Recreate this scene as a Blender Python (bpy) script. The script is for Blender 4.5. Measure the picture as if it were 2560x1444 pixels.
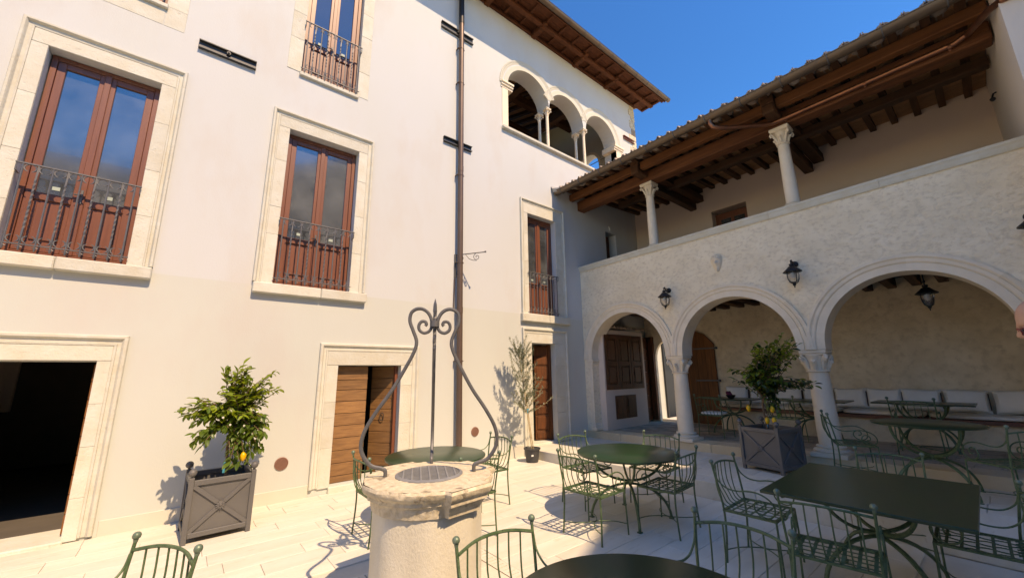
import bpy, math, random
from math import pi, sin, cos, radians as R
from mathutils import Vector, Matrix, Quaternion
from mathutils.geometry import delaunay_2d_cdt

# ------------------------------------------------------------------ scene, camera, light
for o in list(bpy.data.objects): bpy.data.objects.remove(o)
SC = bpy.context.scene
COL = SC.collection
cam_d = bpy.data.cameras.new('camera'); cam = bpy.data.objects.new('camera', cam_d); COL.objects.link(cam)
SC.camera = cam
yaw, pitch, roll = R(39.48), R(12.11), R(-0.78)
fw = Vector((sin(yaw)*cos(pitch), cos(yaw)*cos(pitch), sin(pitch)))
rt0 = Vector((cos(yaw), -sin(yaw), 0)); up0 = rt0.cross(fw)
rt = rt0*cos(roll)+up0*sin(roll); up = -rt0*sin(roll)+up0*cos(roll)
m = Matrix.Identity(4)
for i in range(3): m[i][0] = rt[i]; m[i][1] = up[i]; m[i][2] = -fw[i]
m[0][3], m[1][3], m[2][3] = 0, 0, 1.72
cam.matrix_world = m
cam_d.sensor_width = 36; cam_d.lens = 36*981/2560; cam_d.clip_end = 2000; cam_d.clip_start = .05
SUN = Vector((-.05, .79, -1)).normalized()          # the way the light travels
w = bpy.data.worlds.new('World'); SC.world = w; w.use_nodes = True
nt = w.node_tree; nt.nodes.clear()
sky = nt.nodes.new('ShaderNodeTexSky'); sky.sky_type = 'NISHITA'; sky.sun_disc = False
sky.sun_elevation = math.asin(-SUN.z); sky.sun_rotation = math.atan2(-SUN.x, -SUN.y)
sky.altitude = 700; sky.air_density = 1.0; sky.dust_density = .1; sky.ozone_density = 4
bg = nt.nodes.new('ShaderNodeBackground'); bg.inputs[1].default_value = .15
ow = nt.nodes.new('ShaderNodeOutputWorld')
hs_ = nt.nodes.new('ShaderNodeHueSaturation'); hs_.inputs['Saturation'].default_value = 1.46; hs_.inputs['Hue'].default_value = .512
nt.links.new(sky.outputs[0], hs_.inputs['Color']); nt.links.new(hs_.outputs[0], bg.inputs[0]); nt.links.new(bg.outputs[0], ow.inputs[0])
sl = bpy.data.lights.new('sun', 'SUN'); sl.energy = 2.0; sl.angle = R(.53); sl.color = (1, .985, .955)
so = bpy.data.objects.new('sun', sl); COL.objects.link(so); so.rotation_mode = 'QUATERNION'
so.rotation_quaternion = SUN.to_track_quat('-Z', 'Y'); so.location = (0, -10, 20)
SC.view_settings.view_transform = 'Standard'; SC.view_settings.look = 'None'
SC.view_settings.exposure = 1.42
SC.view_settings.use_white_balance = True; SC.view_settings.white_balance_temperature = 13500; SC.view_settings.white_balance_tint = 22; SC.view_settings.gamma = 1; SC.view_settings.use_curve_mapping = False
SC.render.engine = 'CYCLES'
try: SC.cycles.max_bounces = 10; SC.cycles.diffuse_bounces = 6; SC.cycles.transparent_max_bounces = 12
except Exception: pass
RNG = random.Random(7)

# ------------------------------------------------------------------ materials
def mat(name, base, rough=.8, metal=0, base2=None, nscale=3, bump=0, bscale=30, detail=6, coat=0, spec=None,
        stretch=None, spots=None, spscale=20, spth=.62, micro=0, pieces=0, zsplit=None, spbump=0, spw=.07):
    """principled material: two tones mixed by noise, optional dark spots / pits, bump, per-object tone change"""
    M = bpy.data.materials.new(name); M.use_nodes = True; t = M.node_tree; N = t.nodes; L = t.links
    b = N['Principled BSDF']; b.inputs['Roughness'].default_value = rough; b.inputs['Metallic'].default_value = metal
    if spec is not None: b.inputs['Specular IOR Level'].default_value = spec
    if coat: b.inputs['Coat Weight'].default_value = coat; b.inputs['Coat Roughness'].default_value = .15
    geo = N.new('ShaderNodeNewGeometry'); mp = N.new('ShaderNodeMapping'); L.new(geo.outputs['Position'], mp.inputs[0])
    if stretch: mp.inputs['Scale'].default_value = stretch
    oi = N.new('ShaderNodeObjectInfo')
    if pieces:
        vm = N.new('ShaderNodeVectorMath'); vm.operation = 'SCALE'; L.new(oi.outputs['Random'], vm.inputs['Scale'])
        vm.inputs[0].default_value = (37, 91, 53); va = N.new('ShaderNodeVectorMath'); va.operation = 'ADD'
        L.new(mp.outputs[0], va.inputs[0]); L.new(vm.outputs[0], va.inputs[1]); P = va.outputs[0]
    else: P = mp.outputs[0]
    def noise(s, d=detail, r=.6):
        n = N.new('ShaderNodeTexNoise'); n.inputs['Scale'].default_value = s; n.inputs['Detail'].default_value = d
        n.inputs['Roughness'].default_value = r; L.new(P, n.inputs['Vector']); return n.outputs[0]
    def mix(fac, a, bb, mode='MIX'):
        x = N.new('ShaderNodeMix'); x.data_type = 'RGBA'; x.blend_type = mode
        if isinstance(fac, float): x.inputs[0].default_value = fac
        else: L.new(fac, x.inputs[0])
        for k, c in ((6, a), (7, bb)):
            if isinstance(c, tuple): x.inputs[k].default_value = (*c, 1)
            else: L.new(c, x.inputs[k])
        return x.outputs[2]
    def ramp(src, lo, hi):
        r = N.new('ShaderNodeMapRange'); r.inputs[1].default_value = lo; r.inputs[2].default_value = hi
        L.new(src, r.inputs[0]); return r.outputs[0]
    base2 = base2 or tuple(c*.82 for c in base)
    c = mix(ramp(noise(nscale), .32, .68), base, base2)
    if zsplit:                      # a painted zone of another colour below a height
        sx = N.new('ShaderNodeSeparateXYZ'); L.new(geo.outputs['Position'], sx.inputs[0])
        zz, c1, c2 = zsplit
        c0 = mix(ramp(noise(nscale*.7), .3, .7), c1, c2)
        c = mix(ramp(sx.outputs[2], zz-.006, zz+.006), c0, c)
    if micro: c = mix(ramp(noise(micro, 3), .35, .75), c, mix(1.0, c, (.72, .68, .62), 'MULTIPLY'))
    if spots: c = mix(ramp(noise(spscale, 5), spth, spth+spw), c, spots)
    if pieces:
        v = N.new('ShaderNodeMapRange'); v.inputs[3].default_value = 1-pieces; v.inputs[4].default_value = 1+pieces*.5
        L.new(oi.outputs['Random'], v.inputs[0]); cc = N.new('ShaderNodeCombineColor')
        for k in range(3): L.new(v.outputs[0], cc.inputs[k])
        c = mix(1.0, c, cc.outputs[0], 'MULTIPLY')
    L.new(c, b.inputs['Base Color'])
    if bump:
        h = noise(bscale, 8, .65)
        if spbump:
            h2 = ramp(noise(spscale, 5), spth-.06, spth+.08)
            ad = N.new('ShaderNodeMath'); ad.operation = 'MULTIPLY_ADD'; L.new(h2, ad.inputs[0])
            ad.inputs[1].default_value = -spbump; L.new(h, ad.inputs[2]); h = ad.outputs[0]
        bm = N.new('ShaderNodeBump'); bm.inputs['Strength'].default_value = bump; bm.inputs['Distance'].default_value = .02
        L.new(h, bm.inputs['Height']); L.new(bm.outputs[0], b.inputs['Normal'])
    return M
M = {}
M['plaster'] = mat('cream_plaster', (.52,.55,.56), .95, base2=(.51,.54,.53), nscale=.8, bump=.10, bscale=70, detail=9, stretch=(1,1,.45), spots=(.50,.49,.46), spscale=1.3, spth=.50, spw=.30,
                   zsplit=(3.04, (.51,.54,.51), (.49,.515,.475)))
M['plinth'] = mat('plinth_plaster', (.55,.54,.47), .95, base2=(.52,.51,.44), nscale=2, bump=.08, bscale=90)
M['mauve'] = mat('taupe_plaster', (.68,.56,.475), .95, base2=(.64,.525,.44), nscale=.8, bump=.1, bscale=90)
M['wingp'] = mat('wing_plaster', (.76,.68,.59), .95, base2=(.72,.64,.55), nscale=.8, bump=.12, bscale=80)
M['stucco'] = mat('rough_stucco', (.88,.78,.61), .98, base2=(.78,.67,.50), nscale=2.2, bump=.5, bscale=24, detail=10,
                  spots=(.66,.56,.42), spscale=13, spth=.50, spbump=.7, spw=.20, stretch=(1,1,1.5))
M['stucco_in'] = mat('rough_ochre_stucco', (.85,.72,.53), .98, base2=(.70,.57,.39), nscale=2.4, bump=.45, bscale=20, detail=10,
                  spots=(.60,.48,.32), spscale=9, spth=.50, spbump=.4, spw=.25)
M['stone'] = mat('cream_limestone', (.60,.61,.545), .85, base2=(.55,.525,.43), nscale=4.5, bump=.35, bscale=34, spots=(.46,.40,.30), spscale=14, spth=.66, spw=.14, detail=9, spbump=.6, pieces=.10)
M['stone2'] = mat('pale_limestone', (.80,.70,.56), .85, base2=(.72,.62,.48), nscale=4, bump=.3, bscale=45, spots=(.40,.34,.27), spscale=38, spth=.68, spbump=.6, pieces=.06)
M['wellstone'] = mat('weathered_limestone', (.68,.60,.45), .88, base2=(.58,.51,.38), nscale=5, bump=.5, bscale=28, spots=(.27,.22,.16), spscale=9, spth=.60, spbump=.5, micro=20)
M['shaft'] = mat('travertine_block', (.64,.61,.51), .85, base2=(.57,.525,.41), nscale=3, bump=.35, bscale=60, spots=(.33,.26,.17), spscale=45, spth=.72, spbump=1.2, stretch=(1,1,.7))
M['paver'] = mat('travertine_paver', (.66,.635,.56), .7, base2=(.59,.545,.45), nscale=2.6, bump=.15, bscale=50, stretch=(.35,1.8,1), pieces=.07, spots=(.51,.45,.35), spscale=11, spth=.60, spw=.16, detail=9)
M['paverg'] = mat('joint_sand', (.62,.56,.46), .95)
M['riser'] = mat('honey_stone', (.68,.535,.36), .85, base2=(.60,.45,.28), nscale=3, bump=.35, bscale=40, pieces=.1, spots=(.33,.24,.15), spscale=12, spth=.70)
M['brick'] = mat('worn_terracotta', (.40,.28,.19), .85, base2=(.46,.385,.29), nscale=5, bump=.5, bscale=30, pieces=.28, spots=(.2,.12,.08), spscale=9, spth=.62)
M['tile'] = mat('old_roof_tile', (.36,.255,.185), .9, base2=(.38,.34,.29), nscale=9, bump=.5, bscale=30, pieces=.3, spots=(.16,.14,.11), spscale=14, spth=.6)
M['windowwood'] = mat('red_brown_joinery', (.205,.066,.034), .42, base2=(.16,.05,.027), nscale=4, stretch=(6,6,.6), coat=.15)
M['doorwood'] = mat('weathered_chestnut', (.33,.165,.065), .62, base2=(.19,.088,.035), nscale=3, stretch=(1.2,1.2,11), bump=.35, bscale=9, detail=9, pieces=.22, spots=(.07,.035,.02), spscale=4, spth=.68)
M['doordark'] = mat('dark_chestnut', (.16,.052,.02), .6, spec=.2, base2=(.08,.033,.016), nscale=3, stretch=(8,8,1), bump=.3, bscale=9, pieces=.2)
M['doorred'] = mat('reddish_oak', (.27,.105,.035), .6, spec=.2, base2=(.15,.055,.02), nscale=3, stretch=(8,8,.8), bump=.3, bscale=9, pieces=.12)
M['beam'] = mat('dark_stained_beam', (.11,.055,.032), .65, spec=.2, base2=(.06,.032,.02), nscale=3, stretch=(5,.7,5), bump=.4, bscale=12, pieces=.25)
M['beamx'] = mat('dark_stained_rafter', (.13,.058,.03), .65, spec=.2, base2=(.07,.034,.019), nscale=3, stretch=(.7,5,5), bump=.4, bscale=12, pieces=.25)
M['redbeam'] = mat('chestnut_beam', (.19,.07,.03), .6, spec=.2, base2=(.10,.037,.018), nscale=2.5, stretch=(5,.5,5), bump=.5, bscale=10, spots=(.42,.27,.12), spscale=5, spth=.74)
M['orangebeam'] = mat('orange_larch_beam', (.22,.085,.033), .6, spec=.2, base2=(.13,.048,.02), nscale=2.5, stretch=(5,.5,5), bump=.4, bscale=10, spots=(.08,.035,.02), spscale=9, spth=.69)
M['board'] = mat('terracotta_ceiling_board', (.46,.26,.145), .8, base2=(.36,.19,.10), nscale=4, stretch=(3,1,1), bump=.3, bscale=14, pieces=.2)
M['eaveboard'] = mat('eave_boarding', (.15,.05,.022), .8, spec=.2, base2=(.085,.03,.014), nscale=4, stretch=(2,4,1), bump=.3, bscale=14, pieces=.2)
M['gutter'] = mat('bronze_gutter', (.17,.12,.08), .45, .6, base2=(.13,.095,.07), nscale=4, pieces=0)
M['pipe'] = mat('brown_painted_pipe', (.135,.088,.066), .45, .35, base2=(.115,.075,.058), nscale=3)
M['copper'] = mat('copper', (.36,.15,.085), .38, .85, base2=(.20,.09,.06), nscale=5)
M['iron'] = mat('wrought_iron', (.10,.105,.11), .5, .3, base2=(.14,.14,.14), nscale=12, bump=.15, bscale=60)
M['grate'] = mat('galvanised_grate', (.20,.21,.22), .5, .3, base2=(.26,.27,.28), nscale=12)
M['steel'] = mat('grey_steel_channel', (.075,.08,.082), .5, .5, base2=(.05,.053,.055), nscale=6)
M['black'] = mat('black_metal', (.018,.018,.02), .5, .3)
M['green'] = mat('green_painted_iron', (.04,.095,.038), .42, .2, base2=(.11,.17,.085), nscale=16, bump=.3, bscale=70, spots=(.03,.05,.03), spscale=25, spth=.62)
M['ball'] = mat('verdigris_ball', (.16,.22,.16), .38, .25, base2=(.08,.14,.09), nscale=20, bump=.15, bscale=70)
M['top'] = mat('green_table_enamel', (.008,.042,.016), .30, 0, base2=(.018,.040,.020), nscale=5, detail=10, spec=.5, bump=.03, bscale=8, spots=(.05,.065,.045), spscale=60, spth=.70)
M['planter'] = mat('graphite_sheet_metal', (.125,.122,.117), .55, .1, base2=(.105,.103,.10), nscale=3)
M['soil'] = mat('potting_soil', (.06,.04,.028), 1, base2=(.11,.075,.05), nscale=25, bump=1, bscale=60)
M['pot'] = mat('black_plastic_pot', (.045,.047,.05), .5)
M['white'] = mat('white_fabric', (.86,.84,.76), .95, base2=(.76,.73,.64), nscale=3, bump=.15, bscale=60)
M['whitehard'] = mat('white_plastic', (.75,.75,.73), .4)
M['piping'] = mat('brown_pillow_side', (.12,.065,.04), .9)
M['bark'] = mat('brown_bark', (.20,.12,.07), .9, base2=(.13,.08,.05), nscale=14, bump=.5, bscale=40)
M['cane'] = mat('bamboo_cane', (.46,.32,.15), .6, base2=(.38,.25,.11), nscale=20)
M['blue'] = mat('blue_tag', (.02,.32,.45), .5)
M['lemon'] = mat('lemon_skin', (.80,.45,.02), .4, base2=(.72,.36,.015), nscale=20, bump=.2, bscale=120)
M['petal'] = mat('white_petal', (.8,.78,.72), .6)
M['bluepaint'] = mat('blue_paint', (.04,.06,.14), .6)
M['vent'] = mat('brown_vent_grille', (.30,.15,.11), .6, base2=(.26,.13,.09), nscale=10)
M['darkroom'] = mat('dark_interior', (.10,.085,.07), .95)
M['skin'] = mat('skin', (.55,.31,.22), .45, base2=(.50,.26,.18), nscale=10)
M['shirt'] = mat('navy_cotton', (.03,.04,.08), .9)
M['trouser'] = mat('grey_cotton', (.12,.11,.10), .9)
M['glassred'] = mat('red_spectacle_frame', (.28,.03,.02), .35)
M['oppos'] = mat('ochre_street_plaster', (.74,.60,.45), .95, base2=(.70,.57,.42), nscale=.5)
M['lead'] = mat('lead_flashing', (.34,.335,.31), .6, .3, base2=(.27,.265,.25), nscale=6)
def leafmat(name, a, b_, tr):
    Mx = mat(name, a, .38, base2=b_, nscale=7, pieces=.25); t = Mx.node_tree; b = t.nodes['Principled BSDF']
    d = t.nodes.new('ShaderNodeBsdfTranslucent'); d.inputs[0].default_value = (*tr, 1)
    mx = t.nodes.new('ShaderNodeMixShader'); mx.inputs[0].default_value = .3
    o = t.nodes['Material Output']; t.links.new(b.outputs[0], mx.inputs[1]); t.links.new(d.outputs[0], mx.inputs[2]); t.links.new(mx.outputs[0], o.inputs[0])
    return Mx
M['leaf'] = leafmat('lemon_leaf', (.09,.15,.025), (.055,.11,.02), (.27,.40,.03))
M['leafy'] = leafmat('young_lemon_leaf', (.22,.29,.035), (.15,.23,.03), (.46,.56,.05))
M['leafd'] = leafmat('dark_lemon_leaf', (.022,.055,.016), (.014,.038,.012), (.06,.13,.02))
M['olive'] = leafmat('olive_leaf', (.22,.28,.18), (.33,.37,.28), (.25,.28,.18))
def glass(name, base, rough, dust):
    Mx = mat(name, base, rough, base2=dust, nscale=2.2, detail=10, spec=1.0, bump=.035, bscale=2.2)
    Mx.node_tree.nodes['Principled BSDF'].inputs['IOR'].default_value = 1.9
    Mx.node_tree.nodes['Principled BSDF'].inputs['Coat Weight'].default_value = .8
    Mx.node_tree.nodes['Principled BSDF'].inputs['Coat Roughness'].default_value = .02
    return Mx
M['glass'] = glass('dusty_window_glass', (.022,.028,.033), .12, (.085,.095,.10))
M['glassc'] = glass('clear_dark_glass', (.012,.016,.02), .04, (.02,.025,.03))
M['stick'] = mat('faded_sticker', (.36,.45,.40), .6)
M['clear'] = mat('lamp_glass', (.95,.93,.88), .05)
M['clear'].node_tree.nodes['Principled BSDF'].inputs['Transmission Weight'].default_value = .9

# ------------------------------------------------------------------ mesh collector
class MB:
    def __init__(s): s.v = []; s.f = []; s.sm = False
    def add(s, vs, fs):
        k = len(s.v); s.v += [tuple(v) for v in vs]; s.f += [tuple(i+k for i in f) for f in fs]; return s
    def box(s, x0, x1, y0, y1, z0, z1, c=0, mt=None):
        cx, cy, cz = (x0+x1)/2, (y0+y1)/2, (z0+z1)/2; hx, hy, hz = abs(x1-x0)/2, abs(y1-y0)/2, abs(z1-z0)/2
        vs = []; fs = []
        if not c:
            for a in (-1, 1):
                for b in (-1, 1):
                    for d in (-1, 1): vs.append((cx+a*hx, cy+b*hy, cz+d*hz))
            fs = [(0,1,3,2),(4,6,7,5),(0,4,5,1),(2,3,7,6),(0,2,6,4),(1,5,7,3)]
        else:
            c = min(c, hx*.45, hy*.45, hz*.45); idx = {}
            for a in (-1, 1):
                for b in (-1, 1):
                    for d in (-1, 1):
                        for ax in range(3):
                            h = [hx, hy, hz]; q = [h[i]-(0 if i == ax else c) for i in range(3)]
                            idx[(a, b, d, ax)] = len(vs); vs.append((cx+a*q[0], cy+b*q[1], cz+d*q[2]))
            g = lambda a, b, d, ax: idx[(a, b, d, ax)]
            for a in (-1, 1):
                q = [g(a,-1,-1,0), g(a,1,-1,0), g(a,1,1,0), g(a,-1,1,0)]; fs.append(tuple(q if a > 0 else q[::-1]))
                q = [g(-1,a,-1,1), g(-1,a,1,1), g(1,a,1,1), g(1,a,-1,1)]; fs.append(tuple(q if a > 0 else q[::-1]))
                q = [g(-1,-1,a,2), g(1,-1,a,2), g(1,1,a,2), g(-1,1,a,2)]; fs.append(tuple(q if a > 0 else q[::-1]))
            for a in (-1, 1):
                for b in (-1, 1):
                    fs.append((g(a,b,-1,0), g(a,b,1,0), g(a,b,1,1), g(a,b,-1,1)))
                    fs.append((g(a,-1,b,0), g(a,1,b,0), g(a,1,b,2), g(a,-1,b,2)))
                    fs.append((g(-1,a,b,1), g(1,a,b,1), g(1,a,b,2), g(-1,a,b,2)))
                    for d in (-1, 1): fs.append((g(a,b,d,0), g(a,b,d,1), g(a,b,d,2)))
        if mt is not None: vs = [mt @ Vector(v) for v in vs]
        return s.add(vs, fs)
    def tube(s, pts, r, n=8, closed=False, caps=True, twist=0, ry=None, up=None):
        pts = [Vector(p) for p in pts]; L = len(pts); rs = r if isinstance(r, (list, tuple)) else [r]*L
        ts = []
        for i in range(L):
            a = pts[(i-1) % L] if (closed or i > 0) else pts[i]; b = pts[(i+1) % L] if (closed or i < L-1) else pts[i]
            t = (b-a); ts.append(t.normalized() if t.length > 1e-9 else Vector((0, 0, 1)))
        u = Vector(up) if up else ts[0].orthogonal(); u = (u-ts[0]*u.dot(ts[0])).normalized(); rings = []; base = len(s.v); vs = []
        for i in range(L):
            if i:
                q = ts[i-1].rotation_difference(ts[i]); u = q @ u
            u = (u-ts[i]*u.dot(ts[i])).normalized(); v = ts[i].cross(u)
            for k in range(n):
                a = 2*pi*k/n+(pi/n if n == 4 else 0)+twist*i
                vs.append(pts[i]+u*cos(a)*rs[i]+v*sin(a)*(rs[i] if ry is None else ry))
        fs = []
        for i in range(L if closed else L-1):
            for k in range(n):
                a, b = i*n+k, i*n+(k+1) % n; c, d = ((i+1) % L)*n+(k+1) % n, ((i+1) % L)*n+k; fs.append((a, b, c, d))
        if caps and not closed: fs += [tuple(range(n))[::-1], tuple((L-1)*n+k for k in range(n))]
        return s.add(vs, fs)
    def lathe(s, prof, c=(0,0,0), n=16, caps=True, mt=None):
        vs = []; fs = []
        for (r, z) in prof:
            for k in range(n): vs.append(Vector((r*cos(2*pi*k/n), r*sin(2*pi*k/n), z)))
        for i in range(len(prof)-1):
            for k in range(n): fs.append((i*n+k, i*n+(k+1) % n, (i+1)*n+(k+1) % n, (i+1)*n+k))
        if caps: fs += [tuple(range(n))[::-1], tuple((len(prof)-1)*n+k for k in range(n))]
        if mt is not None: vs = [mt @ v for v in vs]
        else: vs = [v+Vector(c) for v in vs]
        return s.add(vs, fs)
    def ball(s, c, r, n=10, sc=(1,1,1)):
        pr = [(max(r*sin(pi*i/(n//2+1)), 1e-4), -r*cos(pi*i/(n//2+1))) for i in range(n//2+2)]
        k = len(s.v); s.lathe(pr, (0,0,0), n)
        for i in range(k, len(s.v)): v = s.v[i]; s.v[i] = (v[0]*sc[0]+c[0], v[1]*sc[1]+c[1], v[2]*sc[2]+c[2])
        return s
    def plate(s, outline, holes, t, fr):
        """flat wall with holes: fr(u,v,d) maps to the world, d = 0 front, t = back"""
        loops = [outline]+holes; P = []; E = []
        for lp in loops:
            k = len(P); P += [Vector(p) for p in lp]; E += [(k+i, k+(i+1) % len(lp)) for i in range(len(lp))]
        r = delaunay_2d_cdt(P, E, [], 0, 1e-5); V, F = r[0], r[2]
        def inside(p, lp):
            c = False; j = len(lp)-1
            for i in range(len(lp)):
                a, b = lp[i], lp[j]
                if (a[1] > p[1]) != (b[1] > p[1]) and p[0] < (b[0]-a[0])*(p[1]-a[1])/(b[1]-a[1])+a[0]: c = not c
                j = i
            return c
        n = len(V); vs = [fr(v[0], v[1], 0) for v in V]+[fr(v[0], v[1], t) for v in V]; fs = []
        for f in F:
            c = (sum(V[i][0] for i in f)/len(f), sum(V[i][1] for i in f)/len(f))
            if inside(c, outline) and not any(inside(c, h) for h in holes):
                fs.append(tuple(f)); fs.append(tuple(i+n for i in f)[::-1])
        for lp in loops:
            k = len(vs); vs += [fr(p[0], p[1], 0) for p in lp]+[fr(p[0], p[1], t) for p in lp]; q = len(lp)
            fs += [(k+i, k+(i+1) % q, k+q+(i+1) % q, k+q+i) for i in range(q)]
        return s.add(vs, fs)
    def sweep(s, path, prof, fr, closed=False):
        """path: list of (u,v,nu,nv) with outward normal; prof: closed list of (a,d)"""
        vs = []; fs = []; n = len(prof); L = len(path)
        for (u, v, nu, nv) in path:
            for (a, d) in prof: vs.append(fr(u+nu*a, v+nv*a, d))
        for i in range(L if closed else L-1):
            for k in range(n): fs.append((i*n+k, i*n+(k+1) % n, ((i+1) % L)*n+(k+1) % n, ((i+1) % L)*n+k))
        if not closed: fs += [tuple(range(n))[::-1], tuple((L-1)*n+k for k in range(n))]
        return s.add(vs, fs)

WL = {}                       # world place of every object made
def link(o, parent, wl, label=None, cat=None, group=None, kind=None):
    COL.objects.link(o); WL[o.name] = Vector(wl)
    if parent is not None: o.parent = parent; o.location = Vector(wl)-WL[parent.name]
    else: o.location = wl
    if label: o['label'] = label
    if cat: o['category'] = cat
    if group: o['group'] = group
    if kind: o['kind'] = kind
    return o
def thing(name, label, cat, loc, group=None):
    return link(bpy.data.objects.new(name, None), None, loc, label, cat, group)
def put(name, mb, ma, parent=None, label=None, cat=None, group=None, kind=None, smooth=False, org=None):
    me = bpy.data.meshes.new(name)
    if org is None:
        lo = [min(v[i] for v in mb.v) for i in range(3)]; hi = [max(v[i] for v in mb.v) for i in range(3)]
        org = ((lo[0]+hi[0])/2, (lo[1]+hi[1])/2, lo[2] if parent is None else (lo[2]+hi[2])/2)
    me.from_pydata([(v[0]-org[0], v[1]-org[1], v[2]-org[2]) for v in mb.v], [], mb.f)
    import bmesh
    bm = bmesh.new(); bm.from_mesh(me); bmesh.ops.recalc_face_normals(bm, faces=bm.faces); bm.to_mesh(me); bm.free()
    me.materials.append(M[ma] if isinstance(ma, str) else ma)
    if smooth:
        me.polygons.foreach_set('use_smooth', [True]*len(me.polygons)); 
        try: me.set_sharp_from_angle(angle=R(38))
        except Exception: pass
    return link(bpy.data.objects.new(name, me), parent, org, label, cat, group, kind)
def dup(src, parent, wl, rotz=0, **kw):
    """copy of one object (mesh data shared)"""
    c = src.copy(); 
    for k in ('label', 'category', 'group', 'kind'):
        if k in c: del c[k]
    c.parent = None; link(c, parent, wl, **kw); c.rotation_euler = (0, 0, rotz); return c
def dup_tree(root, loc, rotz, label=None, group=None):
    kids = {}
    for o in bpy.data.objects:
        if o.parent: kids.setdefault(o.parent.name, []).append(o)
    def rec(o, par):
        c = o.copy(); COL.objects.link(c); c.parent = par
        for k in kids.get(o.name, []): rec(k, c)
        return c
    r = rec(root, None); r.location = loc; r.rotation_euler = (0, 0, rotz); WL[r.name] = Vector(loc)
    if label: r['label'] = label
    if group: r['group'] = group
    return r
def jit(a): return RNG.uniform(-a, a)

YA, XB = 6.71, 7.90
FA = lambda u, v, d: (u, YA+d, v)
FB = lambda u, v, d: (XB+d, u, v)
def arc(cu, cv, r, a0, a1, n): return [(cu+r*cos(a0+(a1-a0)*i/n), cv+r*sin(a0+(a1-a0)*i/n)) for i in range(n+1)]

# ================================================================== GROUND
g = MB(); g.box(-60, 60, -60, 60, -.3, -.034); put('ground', g, 'paverg', kind='structure')
gp = MB(); gp.box(-12, 5.80, -7, YA, -.033, -.012); gpo = put('courtyard_floor', gp, 'paverg', kind='structure')
cnt = 0
drain = (.62, 2.54, 1.98, 3.89, .14)      # outer frame of the drain round the well, width
def dr_cut(x0, x1, y0, y1):
    X0, X1, Y0, Y1, wd = drain
    return x0 < X1 and x1 > X0 and y0 < Y1 and y1 > Y0
y = YA-.004; row = 0
while y > .9:
    h = .29 if row % 3 else .27; y0 = y-h; x = -2.4+RNG.uniform(-.5, 0) if y > 3.9 else (-.6 if y > 2.5 else .2)
    while x < 5.80:
        L_ = RNG.uniform(.6, 1.15); x1 = min(x+L_, 5.80)
        if 5.80-x1 < .25: x1 = 5.80
        segs = [(x, x1)]
        if dr_cut(x, x1, y0, y):
            segs = [(a, b) for a, b in ((x, min(x1, drain[0])), (max(x, drain[1]), x1)) if b-a > .04]
            if y0 >= drain[2] and y <= drain[3]: pass
        for a, b in segs:
            p = MB(); dz = jit(.0012); p.box(a+.0015, b-.0015, y0+.0015, y-.0015, -.03, dz, c=.003)
            put('paver', p, 'paver', gpo); cnt += 1
        x = x1
    y = y0; row += 1
# infill inside and round the drain frame
X0, X1, Y0, Y1, wd = drain
for (a, b, c_, d_) in ((X0+wd, X1-wd, Y0+wd, Y1-wd),):
    n = 0; yy = c_
    while yy < d_-.05:
        y2 = min(yy+.29, d_); xx = a
        while xx < b-.05:
            x2 = min(xx+RNG.uniform(.5, .8), b); p = MB(); p.box(xx+.003, x2-.003, yy+.003, y2-.003, -.03, 0, c=.004); put('paver', p, 'paver', gpo); xx = x2
        yy = y2
for (a, b, c_, d_) in ((X0, X1, Y1, 4.09), ):
    pass
dg = thing('drain_channel', 'square stone slot drain set in the paving round the well', 'drain', ((X0+X1)/2, (Y0+Y1)/2, 0))
for (ax, a0, a1, c0, c1) in (('x', X0, X1, Y1-wd, Y1), ('x', X0, X1, Y0, Y0+wd), ('y', Y0+wd, Y1-wd, X1-wd, X1), ('y', Y0+wd, Y1-wd, X0, X0+wd)):
    hs = []; k = a0+.06
    while k < a1-.06:
        hs.append([(k, c0+.03), (k+.011, c0+.03), (k+.011, c1-.03), (k, c1-.03)]); k += .055
    p = MB(); fr = (lambda u, v, d: (u, v, .002-d)) if ax == 'x' else (lambda u, v, d: (v, u, .002-d))
    p.plate([(a0+.004, c0+.004), (a1-.004, c0+.004), (a1-.004, c1-.004), (a0+.004, c1-.004)], hs, .02, fr); put('slotted_slab', p, 'paver', dg)

# terrace, one step up, falling slightly towards the wall of the building
tz = lambda y: .165+.013*(6.7-y)
def slab(x0, x1, y0, y1, zb, zf, c=.004):
    p = MB(); p.box(x0, x1, y0, y1, -1, 0, c=c)
    p.v = [(v[0], v[1], (zf(v[1])+v[2]) if v[2] > -.5 else zb) for v in p.v]; return p
tp = slab(5.83, XB, -1.6, YA, -.03, lambda y: tz(y)-.02, 0); tob = put('terrace', tp, 'paverg', kind='structure')
y = YA-.004
while y > -1.5:                                                   # riser blocks with their nosing
    y0 = y-RNG.uniform(.9, 1.3)
    p = slab(5.81, 6.16, y0+.003, y-.003, -.005, tz, .006); put('step_block', p, 'paver', tob); y = y0
for i, xs in enumerate((6.16, 6.60, 7.04, 7.48)):
    y = YA-.004-(.3 if i % 2 else 0)
    x2 = min(xs+.44, XB)
    if i % 2:
        p = slab(xs+.003, x2-.003, y+.003, YA-.005, .1, tz); put('paver', p, 'paver', tob)
    while y > -1.5:
        y0 = y-RNG.uniform(.7, .95); p = slab(xs+.003, x2-.003, y0+.003, y-.003, .1, tz); put('paver', p, 'paver', tob); y = y0

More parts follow.
